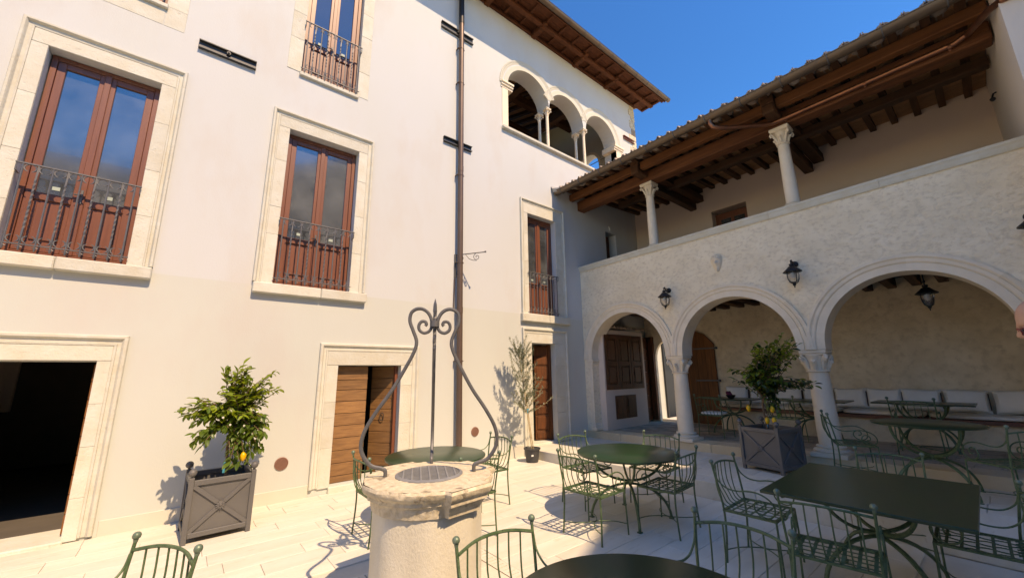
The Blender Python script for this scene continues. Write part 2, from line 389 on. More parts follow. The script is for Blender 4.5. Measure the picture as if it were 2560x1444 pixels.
# ================================================================== COURTYARD BUILDING (long plastered front)
house = thing('courtyard_house', 'tall cream and pink plastered house with stone framed windows and wide wooden eaves', 'building', (1, YA, 0))
W1, W2, W3 = (-1.76, -.72, 3.11, 5.70), (.865, 1.975, 3.09, 5.67), (6.03, 6.98, 3.07, 5.54)
W4, W0 = (.925, 1.865, 6.79, 9.32), (-1.80, -.83, 6.95, 9.5)
D1, D2, D3 = (-2.6, -.80, .03, 1.925), (1.90, 2.955, .10, 1.88), (6.075, 6.82, .20, 2.39)
rect = lambda a: [(a[0], a[2]), (a[1], a[2]), (a[1], a[3]), (a[0], a[3])]
AC = [(6.23, 8.87), (7.68, 8.87), (9.22, 8.87)]; AR = .72            # the three upper arches
def arch_hole():
    pts = [(5.47, 7.63), (9.98, 7.63), (9.98, 8.86)]
    cs = [(9.24, .74), (7.67, .72), (6.21, .74)]
    for c, r in cs:
        pts += [p for p in arc(c, 8.86, r, 0, pi, 18)]
    pts += [(5.47, 8.86)]
    out = []
    for p in pts:
        if not out or (abs(p[0]-out[-1][0])+abs(p[1]-out[-1][1])) > 1e-4: out.append(p)
    if abs(out[0][0]-out[-1][0])+abs(out[0][1]-out[-1][1]) < 1e-4: out.pop()
    return out
p = MB(); p.plate([(-9, -.1), (11.2, -.1), (11.2, 11.0), (-9, 11.0)], [rect(W1), rect(W2), rect(W3), rect(W4), rect(W0), rect(D1), rect(D2), rect(D3), arch_hole(), rect((9.12, 9.62, 3.9, 5.77))], .45, FA)
put('wall', p, 'plaster', house, label='plaster front, pinkish above and yellower cream below')
# inside of the house: floors, back wall, side walls so that openings look into rooms
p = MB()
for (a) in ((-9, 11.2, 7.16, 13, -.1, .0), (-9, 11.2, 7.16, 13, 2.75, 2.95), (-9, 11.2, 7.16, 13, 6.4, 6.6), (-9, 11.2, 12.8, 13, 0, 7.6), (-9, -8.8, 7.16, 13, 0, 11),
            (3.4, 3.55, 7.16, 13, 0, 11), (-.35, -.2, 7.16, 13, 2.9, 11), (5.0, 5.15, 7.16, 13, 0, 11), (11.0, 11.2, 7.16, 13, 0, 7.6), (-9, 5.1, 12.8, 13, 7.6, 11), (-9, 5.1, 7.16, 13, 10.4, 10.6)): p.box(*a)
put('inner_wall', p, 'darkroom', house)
# upper loggia room behind the three arches: end wall with an arched opening to the sky
p = MB(); hole = [(8.07, 7.7), (8.97, 7.7), (8.97, 9.25)]+arc(8.52, 9.25, .45, 0, pi, 14)[1:-1]+[(8.07, 9.25)]
p.plate([(7.16, 7.6), (13, 7.6), (13, 12.5), (7.16, 11.0)], [hole], .35, lambda u, v, d: (10.85+d, u, v)); put('loggia_end_wall', p, 'plinth', house)
p = MB(); ap = [(x, z, (x-8.52)/.40*1, 0) for x, z in []]
path = [(u, v, cos(a), sin(a)) for a in [pi*i/16 for i in range(17)] for (u, v) in [(8.52+.45*cos(a), 9.25+.45*sin(a))]]
p.sweep(path, [(.0, -.02), (.10, -.02), (.10, .01), (0, .01)], lambda u, v, d: (10.85+d, u, v)); put('arch_band', p, 'stone2', house)
p = MB(); p.box(5.15, 10.85, 7.16, 13, 7.5, 7.6); put('loggia_floor', p, 'brick', house)
p = MB(); p.box(5.15, 10.85, 12.7, 12.9, 7.6, 12.4); put('loggia_back_wall', p, 'plinth', house)
# loggia ceiling: rafters rising inwards with light tiles between them
sl_ = .30; zc = lambda y: 10.78+sl_*(y-YA)
k = 5.3
while k < 11:
    p = MB(); x0 = k; vs = [(x0, YA+.45, zc(YA+.45)), (x0+.12, YA+.45, zc(YA+.45)), (x0, 12.8, zc(12.8)), (x0+.12, 12.8, zc(12.8))]
    vs += [(a, b, c+.14) for a, b, c in vs]; p.add(vs, [(0,1,3,2),(4,6,7,5),(0,4,5,1),(2,3,7,6),(0,2,6,4),(1,5,7,3)]); put('rafter', p, 'beamx', house); k += .5
y = YA+.45
while y < 12.7:
    y1 = y+.29; p = MB(); vs = [(5.1, y, zc(y)+.145), (10.9, y, zc(y)+.145), (5.1, y1-.012, zc(y1-.012)+.145), (10.9, y1-.012, zc(y1-.012)+.145)]
    vs += [(a, b, c+.03) for a, b, c in vs]; p.add(vs, [(0,1,3,2),(4,6,7,5),(0,4,5,1),(2,3,7,6),(0,2,6,4),(1,5,7,3)]); put('ceiling_board', p, 'board', house); y = y1
for yy, zz in ((9.2, 11.2), (11.2, 11.8)):
    p = MB(); p.box(5.15, 10.95, yy, yy+.22, zz-.06, zz+.22, c=.01); put('purlin', p, 'beamx', house)
for xx in (6.9, 8.9):
    p = MB(); p.box(xx, xx+.22, 7.0, 12.8, 10.30, 10.55, c=.01); put('tie_beam', p, 'beam', house)
p = MB(); p.tube([(5.4, 7.4, 10.2), (10.9, 7.4, 10.2)], .018, 6); p.tube([(10.86, 7.16, 9.3), (10.86, 12, 9.3)], .015, 6); put('tie_rod', p, 'iron', house)
p = MB(); vs = [(-9.6, YA-.9, 11.02), (11.95, YA-.9, 11.02), (-9.6, 13.2, 13.1), (11.95, 13.2, 13.1)]; vs += [(a, b, c+.1) for a, b, c in vs]
p.add(vs, [(0,1,3,2),(4,6,7,5),(0,4,5,1),(2,3,7,6),(0,2,6,4),(1,5,7,3)]); put('roof', p, 'tile', house)

# ---- plinth panels
for (a, b) in ((-.53, 1.61), (3.28, 5.38), ):
    p = MB(); p.box(a, b, YA-.012, YA+.02, -.03, .165, c=.005); put('plinth', p, 'plinth', house)
p = MB(); p.box(7.24, XB-.01, YA-.012, YA+.02, .15, .36, c=.005); put('plinth', p, 'plinth', house)
p = MB(); p.box(5.38, 5.79, YA-.025, YA+.02, -.03, .24, c=.006); put('plinth', p, 'plinth', house)

# ---- stone frames
def moulding(x0, x1, zb, zt, off, sides=True, w_=.10, pr=.055):
    """moulded outer band running up, across and down, mitred at the corners"""
    path = [(x0-off, zb, -1, 0), (x0-off, zt+off, -1, 1), (x1+off, zt+off, 1, 1), (x1+off, zb, 1, 0)]
    prof = [(0, .01), (0, -.026), (w_*.18, -.030), (w_*.22, -.018), (w_*.50, -.020), (w_*.62, -pr*.8), (w_*.70, -pr), (w_*.92, -pr), (w_, -pr*.75), (w_, .01)]
    q = MB(); q.sweep(path, prof, FA); return q
def jambs(parent, x0, x1, zb, zt, wL, wR, hT, proud=.022, n=4, under=None):
    """individual stones of the flat band round an opening"""
    for (a, b) in ((x0-wL, x0), (x1, x1+wR)):
        zs = [zb]; 
        for i in range(n-1): zs.append(zb+(zt-zb)*(i+1)/n+jit(.12))
        zs.append(zt)
        for i in range(n):
            q = MB(); j = RNG.uniform(0, .003); q.box(a+.001, b-.001, YA-proud-j, YA+.16, zs[i]+.001, zs[i+1]-.001, c=.0035); put('stone', q, 'stone', parent)
    q = MB(); q.box(x0-wL+.001, x1+wR-.001, YA-proud, YA+.16, zt+.002, zt+hT, c=.006); put('stone', q, 'stone', parent, label='long lintel stone')
def sill(parent, x0, x1, z0, z1, pr=.09):
    m_ = x0+(x1-x0)*RNG.uniform(.4, .6)
    for a, b in ((x0, m_-.002), (m_+.002, x1)):
        q = MB(); q.box(a, b, YA-pr, YA+.16, z0, z1, c=.012); put('sill_stone', q, 'stone', parent)

# ---- timber casement with panels and panes
def casement(parent, x0, x1, zb, zt, yf, zp, gl='glass', label=None, sheet=None):
    """yf: depth of the timber behind the wall face; zp: top of the wooden lower panels"""
    y0 = YA+yf; fw_ = .055; win = MB()
    win.box(x0, x0+fw_, y0, y0+.07, zb, zt, c=.004); win.box(x1-fw_, x1, y0, y0+.07, zb, zt, c=.004)
    win.box(x0+fw_, x1-fw_, y0, y0+.07, zt-fw_, zt, c=.004); win.box(x0+fw_, x1-fw_, y0, y0+.07, zb, zb+.05, c=.004)
    put('frame', win, 'windowwood', parent)
    xm = (x0+x1)/2
    for (a, b, sd) in ((x0+fw_, xm, 1), (xm, x1-fw_, -1)):
        q = MB(); st = .075; yl = y0+.012; a0, b0 = a+.003, b-.003
        q.box(a0, a0+st, yl, yl+.05, zb+.055, zt-fw_-.003, c=.004); q.box(b0-st, b0, yl, yl+.05, zb+.055, zt-fw_-.003, c=.004)
        q.box(a0+st, b0-st, yl, yl+.05, zt-fw_-.003-st, zt-fw_-.003, c=.004)
        q.box(a0+st, b0-st, yl, yl+.05, zp, zp+.09, c=.004); q.box(a0+st, b0-st, yl, yl+.05, zb+.055, zb+.16, c=.004)
        put('sash', q, 'windowwood', parent)
        q = MB(); q.box(a0+st-.002, b0-st+.002, yl+.026, yl+.032, zp+.088, zt-fw_-st); put('pane', q, gl, parent)
        q = MB(); q.box(a0+st-.002, b0-st+.002, yl+.022, yl+.04, zb+.15, zp+.005)
        q.box(a0+st+.035, b0-st-.035, yl+.006, yl+.03, zb+.195, zp-.035, c=.012); put('panel', q, 'windowwood', parent)
        if sheet:
            q = MB(); q.box((a+b)/2-.03, (a+b)/2+.035, yl+.020, yl+.0255, zp+.15, zp+.195); put('sticker', q, 'stick', parent)
    q = MB(); q.box(xm-.032, xm+.032, y0-.008, y0+.014, zb+.05, zt-fw_, c=.006); put('meeting_stile', q, 'windowwood', parent)
    q = MB(); q.box(xm-.012, xm+.012, y0-.02, y0-.008, zp+.02, zp+.20, c=.003); q.tube([(xm, y0-.035, zp+.13), (xm-.06, y0-.045, zp+.12)], .009, 6); put('handle', q, 'iron', parent)
# ---- juliet railing
def crescent(q, x, y, z, r, a0, a1): q.tube([(x+r*cos(a), y, z+r*sin(a)) for a in [a0+(a1-a0)*i/7 for i in range(8)]], [.003, .006, .0085, .0095, .0095, .0085, .006, .003], 5)
def railing(parent, x0, x1, z0, z1, yo=-.055, n=9):
    y = YA+yo
    q = MB(); q.box(x0-.03, x1+.03, y-.011, y+.011, z1-.012, z1+.006, c=.003); put('top_rail', q, 'iron', parent)
    q = MB(); q.box(x0-.03, x1+.03, y-.009, y+.009, z0-.006, z0+.008, c=.003); put('bottom_rail', q, 'iron', parent)
    sp = (x1-x0-.06)/(n-1)
    for i in range(n):
        x = x0+.03+sp*i; q = MB(); zz = z0-.10
        if i % 2: 
            pts = [(x, y, z0), (x, y, z0+.18)]+[(x, y, z0+.18+(z1-z0-.36)*k/26) for k in range(1, 27)]+[(x, y, z1-.01)]
            q.tube(pts, .0115, 4, twist=.55)
        else: q.tube([(x, y, z0), (x, y, z1-.01)], .0095, 6)
        q.tube([(x, y, z0), (x, y, z0-.05), (x, y, z0-.075)], [.008, .012, .001], 6)
        for s_ in (-1, 1): q.tube([(x, y, z0-.02), (x+s_*.022, y, z0-.032), (x+s_*.030, y, z0-.018)], [.006, .006, .001], 5)
        put('bar', q, 'iron', parent, smooth=True)
    for zc_, sg in ((z1-.055, 1), (z0+.06, -1)):
        for i in range(n):
            x = x0+.03+sp*i; q = MB(); r = sp*.36
            if i > 0: crescent(q, x-r-.010, y, zc_, r, -1.35, 1.35)
            if i < n-1: crescent(q, x+r+.010, y, zc_, r, pi-1.35, pi+1.35)
            put('scroll', q, 'iron', parent)
    for x in (x0-.02, x1+.02):
        q = MB(); q.tube([(x, y, z1-.10), (x, YA+.06, z1-.10)], .007, 5); q.tube([(x, y, z1-.10), (x, y, z1)], .007, 5); put('stay', q, 'iron', parent)

def window(label, W, zp, outer, sillr=None, rail=None, mould=True, yf=.13, gl='glass', proud=.022):
    """outer = (left, right, top) width of the stone frame"""
    wn = link(bpy.data.objects.new('window', None), house, (W[0]/2+W[1]/2, YA, W[2]), label=label)
    oL, oR, oT = outer; mw = .10 if mould else 0
    jambs(wn, W[0], W[1], W[2]-.01, W[3], oL-mw, oR-mw, oT-mw, proud=proud)
    if mould:
        q = moulding(W[0]-(oL-mw), W[1]+(oR-mw), W[2], W[3]+(oT-mw), 0, w_=mw); put('moulding', q, 'stone', wn)
    if sillr: sill(wn, *sillr)
    casement(wn, W[0]+.012, W[1]-.012, W[2]+.005, W[3]-.008, yf, zp, gl, sheet=True)
    if rail: railing(wn, *rail)
    return wn
window('leftmost big window with a moulded stone frame and iron railing', W1, 3.80, (.24, .25, .29), (-2.01, -.47, 2.945, 3.095), (-1.73, -.74, 3.19, 4.14))
window('window between the left window and the downpipe, moulded stone frame', W2, 3.80, (.255, .255, .29), (.62, 2.255, 2.92, 3.075), (.885, 1.955, 3.16, 4.12))
window('narrow window partly in shade near the corner', W3, 3.76, (.23, .32, .36), (5.77, 7.35, 2.875, 3.06), (6.02, 6.965, 3.13, 4.06))
window('upper window with flat worn stone jambs and railing', W4, 7.46, (.21, .20, .26), None, (.935, 1.85, 6.84, 7.79), mould=False, gl='glassc', proud=.006)
window('upper left window cut off by the picture edge', W0, 7.60, (.25, .235, .26), None, (-1.78, -.84, 7.02, 7.97), mould=False, gl='glassc', proud=.006)
q = MB(); q.box(.905, 1.885, YA-.05, YA+.14, 6.715, 6.785, c=.008); put('sill_stone', q, 'stone', house)
q = MB(); q.box(-1.85, -.81, YA-.05, YA+.14, 6.88, 6.945, c=.008); put('sill_stone', q, 'stone', house)
q = MB(); q.box(-2.05, -.83, YA-.004, YA+.1, 6.62, 6.875, c=.004); q.box(-.825, -.595, YA-.004, YA+.1, 6.62, 6.945, c=.004); put('stone', q, 'stone', house)

# ---- ground-floor doorways
def doorway(label, D, outer, n=3):
    dw = link(bpy.data.objects.new('doorway', None), house, (D[0]/2+D[1]/2, YA, D[2]), label=label); oL, oR, oT = outer; mw = .12
    jambs(dw, D[0], D[1], D[2]-.02, D[3], oL-mw, oR-mw, oT-mw, n=n)
    q = moulding(D[0]-(oL-mw), D[1]+(oR-mw), D[2]+.0, D[3]+(oT-mw), 0, w_=mw, pr=.05); put('moulding', q, 'stone', dw)
    return dw
d1 = doorway('wide stone doorway at the far left standing open on a dark room', D1, (.24, .24, .30), 4)
q = MB(); q.box(D1[0]-.1, D1[1]+.02, YA-.06, YA+.5, -.02, .035, c=.01); put('threshold', q, 'stone', d1)
for i in range(9):
    z0 = .05+.205*i; q = MB(); q.box(-.832, -.803, YA+.14, YA+.55, z0+.003, z0+.200, c=.004); put('plank', q, 'doorred', d1)
d2 = doorway('stone doorway with a pair of plank doors, one ajar, left of the well arch', D2, (.29, .33, .345), 4)
q = MB(); q.box(D2[0]-.02, D2[1]+.02, YA-.05, YA+.4, -.02, .09, c=.01); put('threshold', q, 'stone', d2)
zs = [.10, .20, .385, .57, .755, .94, 1.125, 1.31, 1.49, 1.665, 1.87]
for i in range(10):
    q = MB(); q.box(1.905, 2.42, YA+.10+jit(.002), YA+.14, zs[i]+.004, zs[i+1]-.003, c=.005); put('plank', q, 'doorwood', d2)
    q = MB(); mt = Matrix.Translation((2.95, YA+.12, 0)) @ Matrix.Rotation(R(-52), 4, 'Z'); q.box(-.50, -.01, 0, .04, zs[i]+.004, zs[i+1]-.003, c=.005, mt=mt); put('plank', q, 'doorwood', d2)
q = MB(); q.box(1.905, 2.42, YA+.09, YA+.10, 1.655, 1.68, c=.002); put('trim', q, 'doorwood', d2)
mt = Matrix.Translation((2.95, YA+.12, 0)) @ Matrix.Rotation(R(-52), 4, 'Z')
q = MB(); q.tube([mt @ Vector((-.25+.035*cos(a), -.02, 1.02+.055*sin(a)-(.02 if sin(a) < 0 else 0))) for a in [2*pi*i/12 for i in range(12)]], .006, 5, closed=True); put('ring_handle', q, 'steel', d2)
q = MB(); q.box(2.90, 2.952, YA+.10, YA+.16, .1, 1.875); put('frame', q, 'windowwood', d2)
d3 = doorway('tall narrow stone doorway beside the olive tree, dark door ajar', D3, (.28, .44, .34), 4)
q = MB(); q.box(D3[0]-.02, D3[1]+.02, YA-.02, YA+.5, .1, .205, c=.01); put('threshold', q, 'stone', d3)
mt = Matrix.Translation((6.80, YA+.16, 0)) @ Matrix.Rotation(R(-20), 4, 'Z')
zz = .22
for i, hh in enumerate((.20, .34, .22, .34, .22, .34, .22, .26)):
    q = MB(); q.box(-.40, -.02, 0, .035, zz+.003, zz+hh-.003, c=.008, mt=mt); q.box(-.36, -.06, -.014, .01, zz+.035, zz+hh-.035, c=.01, mt=mt); put('panel', q, 'doordark', d3); zz += hh
q = MB(); q.box(6.74, 6.815, YA+.12, YA+.2, .2, 2.38); put('frame', q, 'doordark', d3)
q = MB(); q.box(6.2, 8.4, YA+1.3, YA+1.4, .2, 1.95); put('lining', q, 'plinth', d3)

# ---- three arches: moulded bands, capitals, twin colonnettes, sill
def arch_band(parent, cu, cv, r0, prof, fr, a0, a1, ma, n=28):
    path = [(cu+r0*cos(a), cv+r0*sin(a), cos(a), sin(a)) for a in [a0+(a1-a0)*i/n for i in range(n+1)]]
    q = MB(); q.sweep(path, prof, fr); return put('arch_moulding', q, ma, parent, smooth=True)
pr_a = [(-.001, .02), (-.001, -.008), (.11, -.009), (.115, .002), (.15, .001), (.17, -.014), (.195, -.016), (.20, -.006), (.225, -.024), (.255, -.026), (.26, .02)]
for (c, r, a0, a1) in ((6.21, .74, .36, pi), (7.67, .72, .36, pi-.36), (9.24, .74, 0, pi-.36)):
    arch_band(house, c, 8.86, r, pr_a, FA, a0, a1, 'plinth')
q = MB(); q.box(5.27, 10.02, YA-.09, YA+.45, 7.55, 7.63, c=.012); put('sill_stone', q, 'stone', house)
for (a, b) in ((5.25, 5.62), (9.84, 10.33)):
    q = MB()
    for (z0, z1, pr_) in ((8.72, 8.78, .02), (8.78, 8.84, .05), (8.84, 8.89, .08)): q.box(a, b, YA-pr_, YA+.45, z0, z1)
    put('impost', q, 'stone2', house)
q = MB(); q.box(5.29, 5.475, YA-.012, YA+.2, 7.63, 8.72); put('pilaster', q, 'stone2', house); q = MB(); q.box(9.98, 10.28, YA-.012, YA+.2, 7.63, 8.72); put('pilaster', q, 'stone2', house)
def capital(q, x, y, z0, z1, r, hw, leaves=True, n=14):
    H = z1-z0
    q.lathe([(r*1.0, z0), (r*1.18, z0+.01), (r*1.18, z0+.03), (r*.98, z0+.04), (r*1.05, z0+H*.45), (r*1.35, z0+H*.75), (hw*.95, z1-H*.2)], (x, y, 0), n)
    q.box(x-hw, x+hw, y-hw, y+hw, z1-H*.16, z1, c=.008); q.box(x-hw*.92, x+hw*.92, y-hw*.92, y+hw*.92, z1-H*.22, z1-H*.15, c=.004)
    for k in range(4):
        a = pi/4+k*pi/2; dx, dy = cos(a), sin(a)
        pts = [(r*.95, z0+.04), (r*1.15, z0+H*.35), (hw*1.02, z0+H*.62), (hw*1.26, z0+H*.72), (hw*1.32, z0+H*.62), (hw*1.22, z0+H*.52), (hw*1.12, z0+H*.57)]
        q.tube([(x+dx*a_, y+dy*a_, b_) for a_, b_ in pts], [r*.16, r*.26, r*.24, r*.24, r*.2, r*.16, r*.12], 7)
        a = k*pi/2; dx, dy = cos(a), sin(a)
        pts = [(r*.98, z0+.04), (r*1.08, z0+H*.3), (r*1.32, z0+H*.5), (r*1.5, z0+H*.46), (r*1.46, z0+H*.38)]
        q.tube([(x+dx*a_, y+dy*a_, b_) for a_, b_ in pts], [r*.22, r*.3, r*.27, r*.2, r*.12], 7)
def column(parent, x, y, zb, zt, rb, rt, caph, hw, base=.0, ma='stone2'):
    co = link(bpy.data.objects.new('column', None), parent, (x, y, zb))
    q = MB(); z = zb
    if base:
        q.box(x-rb*1.55, x+rb*1.55, y-rb*1.55, y+rb*1.55, zb, zb+base*.4, c=.01)
        q.lathe([(rb*1.48, zb+base*.4), (rb*1.56, zb+base*.52), (rb*1.48, zb+base*.64), (rb*1.2, zb+base*.7), (rb*1.16, zb+base*.8), (rb*1.28, zb+base*.88), (rb*1.22, zb+base*.97), (rb*1.02, zb+base)], (x, y, 0), 20); z = zb+base
        put('base', q, ma, co, smooth=True)
    q = MB(); zc_ = zt-caph; q.lathe([(rb, z), (rb*1.0, z+(zc_-z)*.3), (rt, zc_+.005)], (x, y, 0), 20); put('shaft', q, ma, co, smooth=True)
    q = MB(); capital(q, x, y, zc_, zt, rt, hw); put('capital', q, ma, co, smooth=True)
for x in (6.915, 8.44):
    for y in (YA+.06, YA+.37): column(house, x, y, 7.63, 8.87, .045, .04, .24, .09)
# ---- quoin stones at the far corner
zq = 9.0
for i, hh in enumerate((.22, .28, .2, .26, .3, .2, .24, .22)):
    q = MB(); wq = RNG.uniform(.2, .33) if i % 2 else RNG.uniform(.3, .4); q.box(11.215-wq, 11.215, YA-.012-RNG.uniform(0,.012), YA+.3, zq+.004, zq+hh-.004, c=.015); put('quoin_stone', q, 'brick' if i in (3,) else 'wellstone', house); zq += hh
# ---- wall anchors (steel channels)
def anchor(x0, x1, z0, z1, ma='steel'):
    q = MB(); q.box(x0, x1, YA-.012, YA+.01, z0, z1); q.box(x0, x1, YA-.055, YA-.012, z1-.014, z1); q.box(x0, x1, YA-.055, YA-.012, z0, z0+.014)
    xm = (x0+x1)/2; q.tube([(xm, YA-.075, (z0+z1)/2), (xm, YA-.012, (z0+z1)/2)], .028, 6); q.tube([(xm, YA-.1, (z0+z1)/2), (xm, YA-.07, (z0+z1)/2)], .013, 6)
    put('wall_anchor', q, ma, house)
anchor(-.42, .30, 6.475, 6.61); anchor(3.55, 4.40, 9.39, 9.55); anchor(3.68, 4.39, 6.57, 6.69); anchor(10.44, 11.05, 9.36, 9.47, 'windowwood')
# ---- round vents
for (x, z) in ((1.235, .51), (4.54, .62)):
    q = MB(); mt = Matrix.Translation((x, YA, z)) @ Matrix.Rotation(R(90), 4, 'X'); q.lathe([(.088, -.005), (.088, .012), (.078, .016), (.076, .006), (.02, .006)], n=24, mt=mt)
    for k in range(-5, 6): 
        w_ = math.sqrt(max(.075**2-(k*.013)**2, 0)); q.box(x-w_, x+w_, YA-.014, YA-.004, z+k*.013-.004, z+k*.013+.003)
    put('vent_grille', q, 'vent', house)
# ---- downpipe
dpipe = thing('downpipe', 'brown round downpipe running down the plastered wall behind the well', 'pipe', (4.09, YA-.10, 0))
q = MB(); q.tube([(4.13, YA-.10, 0), (4.12, YA-.10, .4), (4.03, YA-.10, 9.72)], .058, 16); put('pipe_run', q, 'pipe', dpipe, smooth=True)
q = MB(); q.tube([(4.03, YA-.10, 9.7), (4.02, YA-.10, 10.5), (4.02, YA-.14, 10.62), (4.02, YA-.85, 10.9)], .064, 12); put('upper_bend', q, 'black', dpipe, smooth=True)
for z in (1.95, 3.92, 5.85, 8.1, 9.0):
    x = 4.125-.1*z/10; q = MB(); q.tube([(x, YA-.10, z), (x, YA-.10, z+.03)], .064, 16); q.box(x-.085, x-.06, YA-.11, YA+.01, z+.008, z+.022); q.box(x+.06, x+.085, YA-.11, YA-.09, z+.008, z+.022); put('clip', q, 'pipe', dpipe)
for z in (5.95, 2.9):
    x = 4.125-.1*z/10; q = MB(); q.tube([(x, YA-.10, z), (x, YA-.10, z+.12)], .062, 16); put('collar', q, 'pipe', dpipe)
# ---- scrolled iron bracket
br = thing('sign_bracket', 'small scrolled wrought iron bracket reaching out beside the downpipe', 'bracket', (4.04, YA-.02, 3.9))
def spiral(cx, cz, r0, a0, turns, n=22, k=.12, sg=1): return [(cx+r0*(1-(1-k)*i/n)*cos(a0+sg*2*pi*turns*i/n), cz+r0*(1-(1-k)*i/n)*sin(a0+sg*2*pi*turns*i/n)) for i in range(n+1)]
bdir = Vector((.62, -.78, 0)).normalized()
bp = lambda t, z: (4.02+bdir.x*t, YA-.015+bdir.y*t, z)
q = MB(); q.box(4.0, 4.035, YA-.03, YA, 3.62, 4.12, c=.003); put('back_bar', q, 'iron', br)
q = MB(); q.tube([bp(0, 4.10), bp(.62, 4.12)], .011, 4); q.ball(bp(.64, 4.125), .022, 8); put('arm', q, 'iron', br)
q = MB(); q.tube([bp(.06+.0, 3.78)]+[bp(t, z) for t, z in ((.05, 3.86), (.05, 3.96), (.10, 4.03), (.17, 4.06))], .008, 6)
q.tube([bp(t, z) for t, z in spiral(.46, 4.03, .075, pi*.6, 1.4)], .007, 6); q.tube([bp(t, z) for t, z in ((.22, 4.10), (.30, 4.0), (.38, 3.965), (.46, 3.955))], .007, 6)
q.tube([bp(t, z) for t, z in spiral(.12, 4.02, .06, pi*.4, 1.3, sg=-1)], .007, 6); q.tube([bp(t, z) for t, z in spiral(.07, 3.72, .05, pi*.4, 1.3)], .007, 6); put('scroll', q, 'iron', br, smooth=True)
q = MB(); q.tube([(4.0, YA-.012, 3.0), (4.01, YA-.012, 3.6)], .012, 5); put('conduit', q, 'pipe', br)

# ---- eaves of the house: corbels, purlin, small rafters, boards, gutter
ev = lambda y: 10.93+.14*(y-YA)/.9      # underside level
for x in (-4.8, -3.2, -1.6, 0, 1.62, 3.22, 4.80, 6.40, 8.09, 9.60):
    q = MB(); q.box(x-.07, x+.07, YA-.42, YA+.1, 10.83, 11.0, c=.012); q.box(x-.06, x+.06, YA-.55, YA-.3, 10.86, 10.97, c=.02); put('corbel', q, 'eaveboard', house)
q = MB(); q.box(-9, 11.75, YA-.47, YA-.35, 10.88, 10.99, c=.008); put('purlin', q, 'eaveboard', house)
q = MB(); q.box(-9, 11.2, YA-.06, YA-.002, 10.86, 10.96, c=.006); put('wall_plate', q, 'eaveboard', house)
k = -7.9
while k < 11.8:
    q = MB(); q.box(k, k+.075, YA-.84, YA, 10.955, 11.03, c=.005); put('rafter', q, 'eaveboard', house); k += .53
yb = [YA-.86, YA-.60, YA-.36, YA-.12, YA+.05]
for i in range(4):
    q = MB(); q.box(-9, 11.85, yb[i]+.003, yb[i+1]-.003, 11.02+.0015*i, 11.045, c=.002); put('eave_board', q, 'eaveboard', house)
q = MB(); q.box(-9, 11.88, YA-.865, YA-.835, 10.90, 11.06, c=.005); put('fascia', q, 'eaveboard', house)
for i in range(9):
    y0 = YA-.8+i*.75; q = MB(); q.box(11.2, 11.88, y0, y0+.08, 10.95+.3*max(0, y0-YA+.3), 11.03+.3*max(0, y0-YA+.3), c=.005); put('rafter', q, 'eaveboard', house)
q = MB(); vs = [(11.15, YA-.86, 11.03), (11.9, YA-.86, 11.03), (11.15, 13, 13.0), (11.9, 13, 13.0)]; vs += [(a, b, c+.03) for a, b, c in vs]
q.add(vs, [(0,1,3,2),(4,6,7,5),(0,4,5,1),(2,3,7,6),(0,2,6,4),(1,5,7,3)]); put('side_eave', q, 'eaveboard', house)
q = MB(); n = 12; gy, gz = YA-.93, 10.98
prof = [(.075*cos(pi+pi*i/8), .075*sin(pi+pi*i/8)) for i in range(9)]+[(.068*cos(2*pi-pi*i/8), .068*sin(2*pi-pi*i/8)) for i in range(9)]
vs = []; 
for x in (-9, 11.98): vs += [(x, gy+a, gz+b) for a, b in prof]
L_ = len(prof); fs = [(i, (i+1) % L_, L_+(i+1) % L_, L_+i) for i in range(L_)]; fs += [tuple(range(9)), tuple(range(L_, L_+9))]
q.add(vs, fs); q.tube([(-9, gy-.076, gz+.003), (11.98, gy-.076, gz+.003)], .008, 6); put('gutter', q, 'gutter', house, smooth=True)
k = -8
while k < 12:
    q = MB(); q.tube([(k, gy+.08*cos(a), gz+.08*sin(a)) for a in [pi*.93+pi*1.1*i/10 for i in range(11)]], .006, 5); put('gutter_strap', q, 'iron', house); k += .62

rc = thing('reception_counter', 'dim wooden counter with a pale screen deep inside the dark left doorway', 'counter', (-3.3, 9.6, 0))
q = MB(); q.box(-4.6, -2.2, 9.3, 9.9, 0, .95, c=.01); put('counter_front', q, 'doordark', rc); q = MB(); q.box(-4.65, -2.15, 9.25, 9.95, .95, 1.0, c=.006); put('counter_top', q, 'cane', rc)
q = MB(); q.box(-3.3, -2.95, 9.45, 9.5, 1.02, 1.32, c=.01); q.box(-3.16, -3.09, 9.45, 9.55, 1.0, 1.03); put('screen', q, 'plinth', rc)
q = MB(); q.box(-4.2, -2.6, 12.70, 12.79, 1.1, 2.2, c=.01); put('wall_picture', q, 'mauve', house)
# ================================================================== LOGGIA WING (arcade below, open gallery above)
wing = thing('loggia_wing', 'low wing with three round arches on columns and an open timber roofed gallery above', 'building', (XB, 3, 0))
fz = lambda y: .325+.013*(6.6-y)            # loggia floor level
pz = lambda y: 4.465+.0135*(6.8-y)          # parapet top
SPR = 2.03; ACs = [5.47, 3.10, .72]; ARr = 1.0
out = [(6.71, .1), (6.71, 4.40), (-.72, 4.50), (-.72, SPR)]
for c in reversed(ACs):
    out += [(c-ARr, SPR)]+[(c+ARr*cos(a), 2.08+ARr*1.02*sin(a)) for a in [pi-pi*i/28 for i in range(29)]]+[(c+ARr, SPR)]
out += [(6.47, .1)]
q = MB(); q.plate(out, [], .40, FB)
q.v = [tuple(v) for v in q.v]; put('arcade_wall', q, 'stucco', wing)
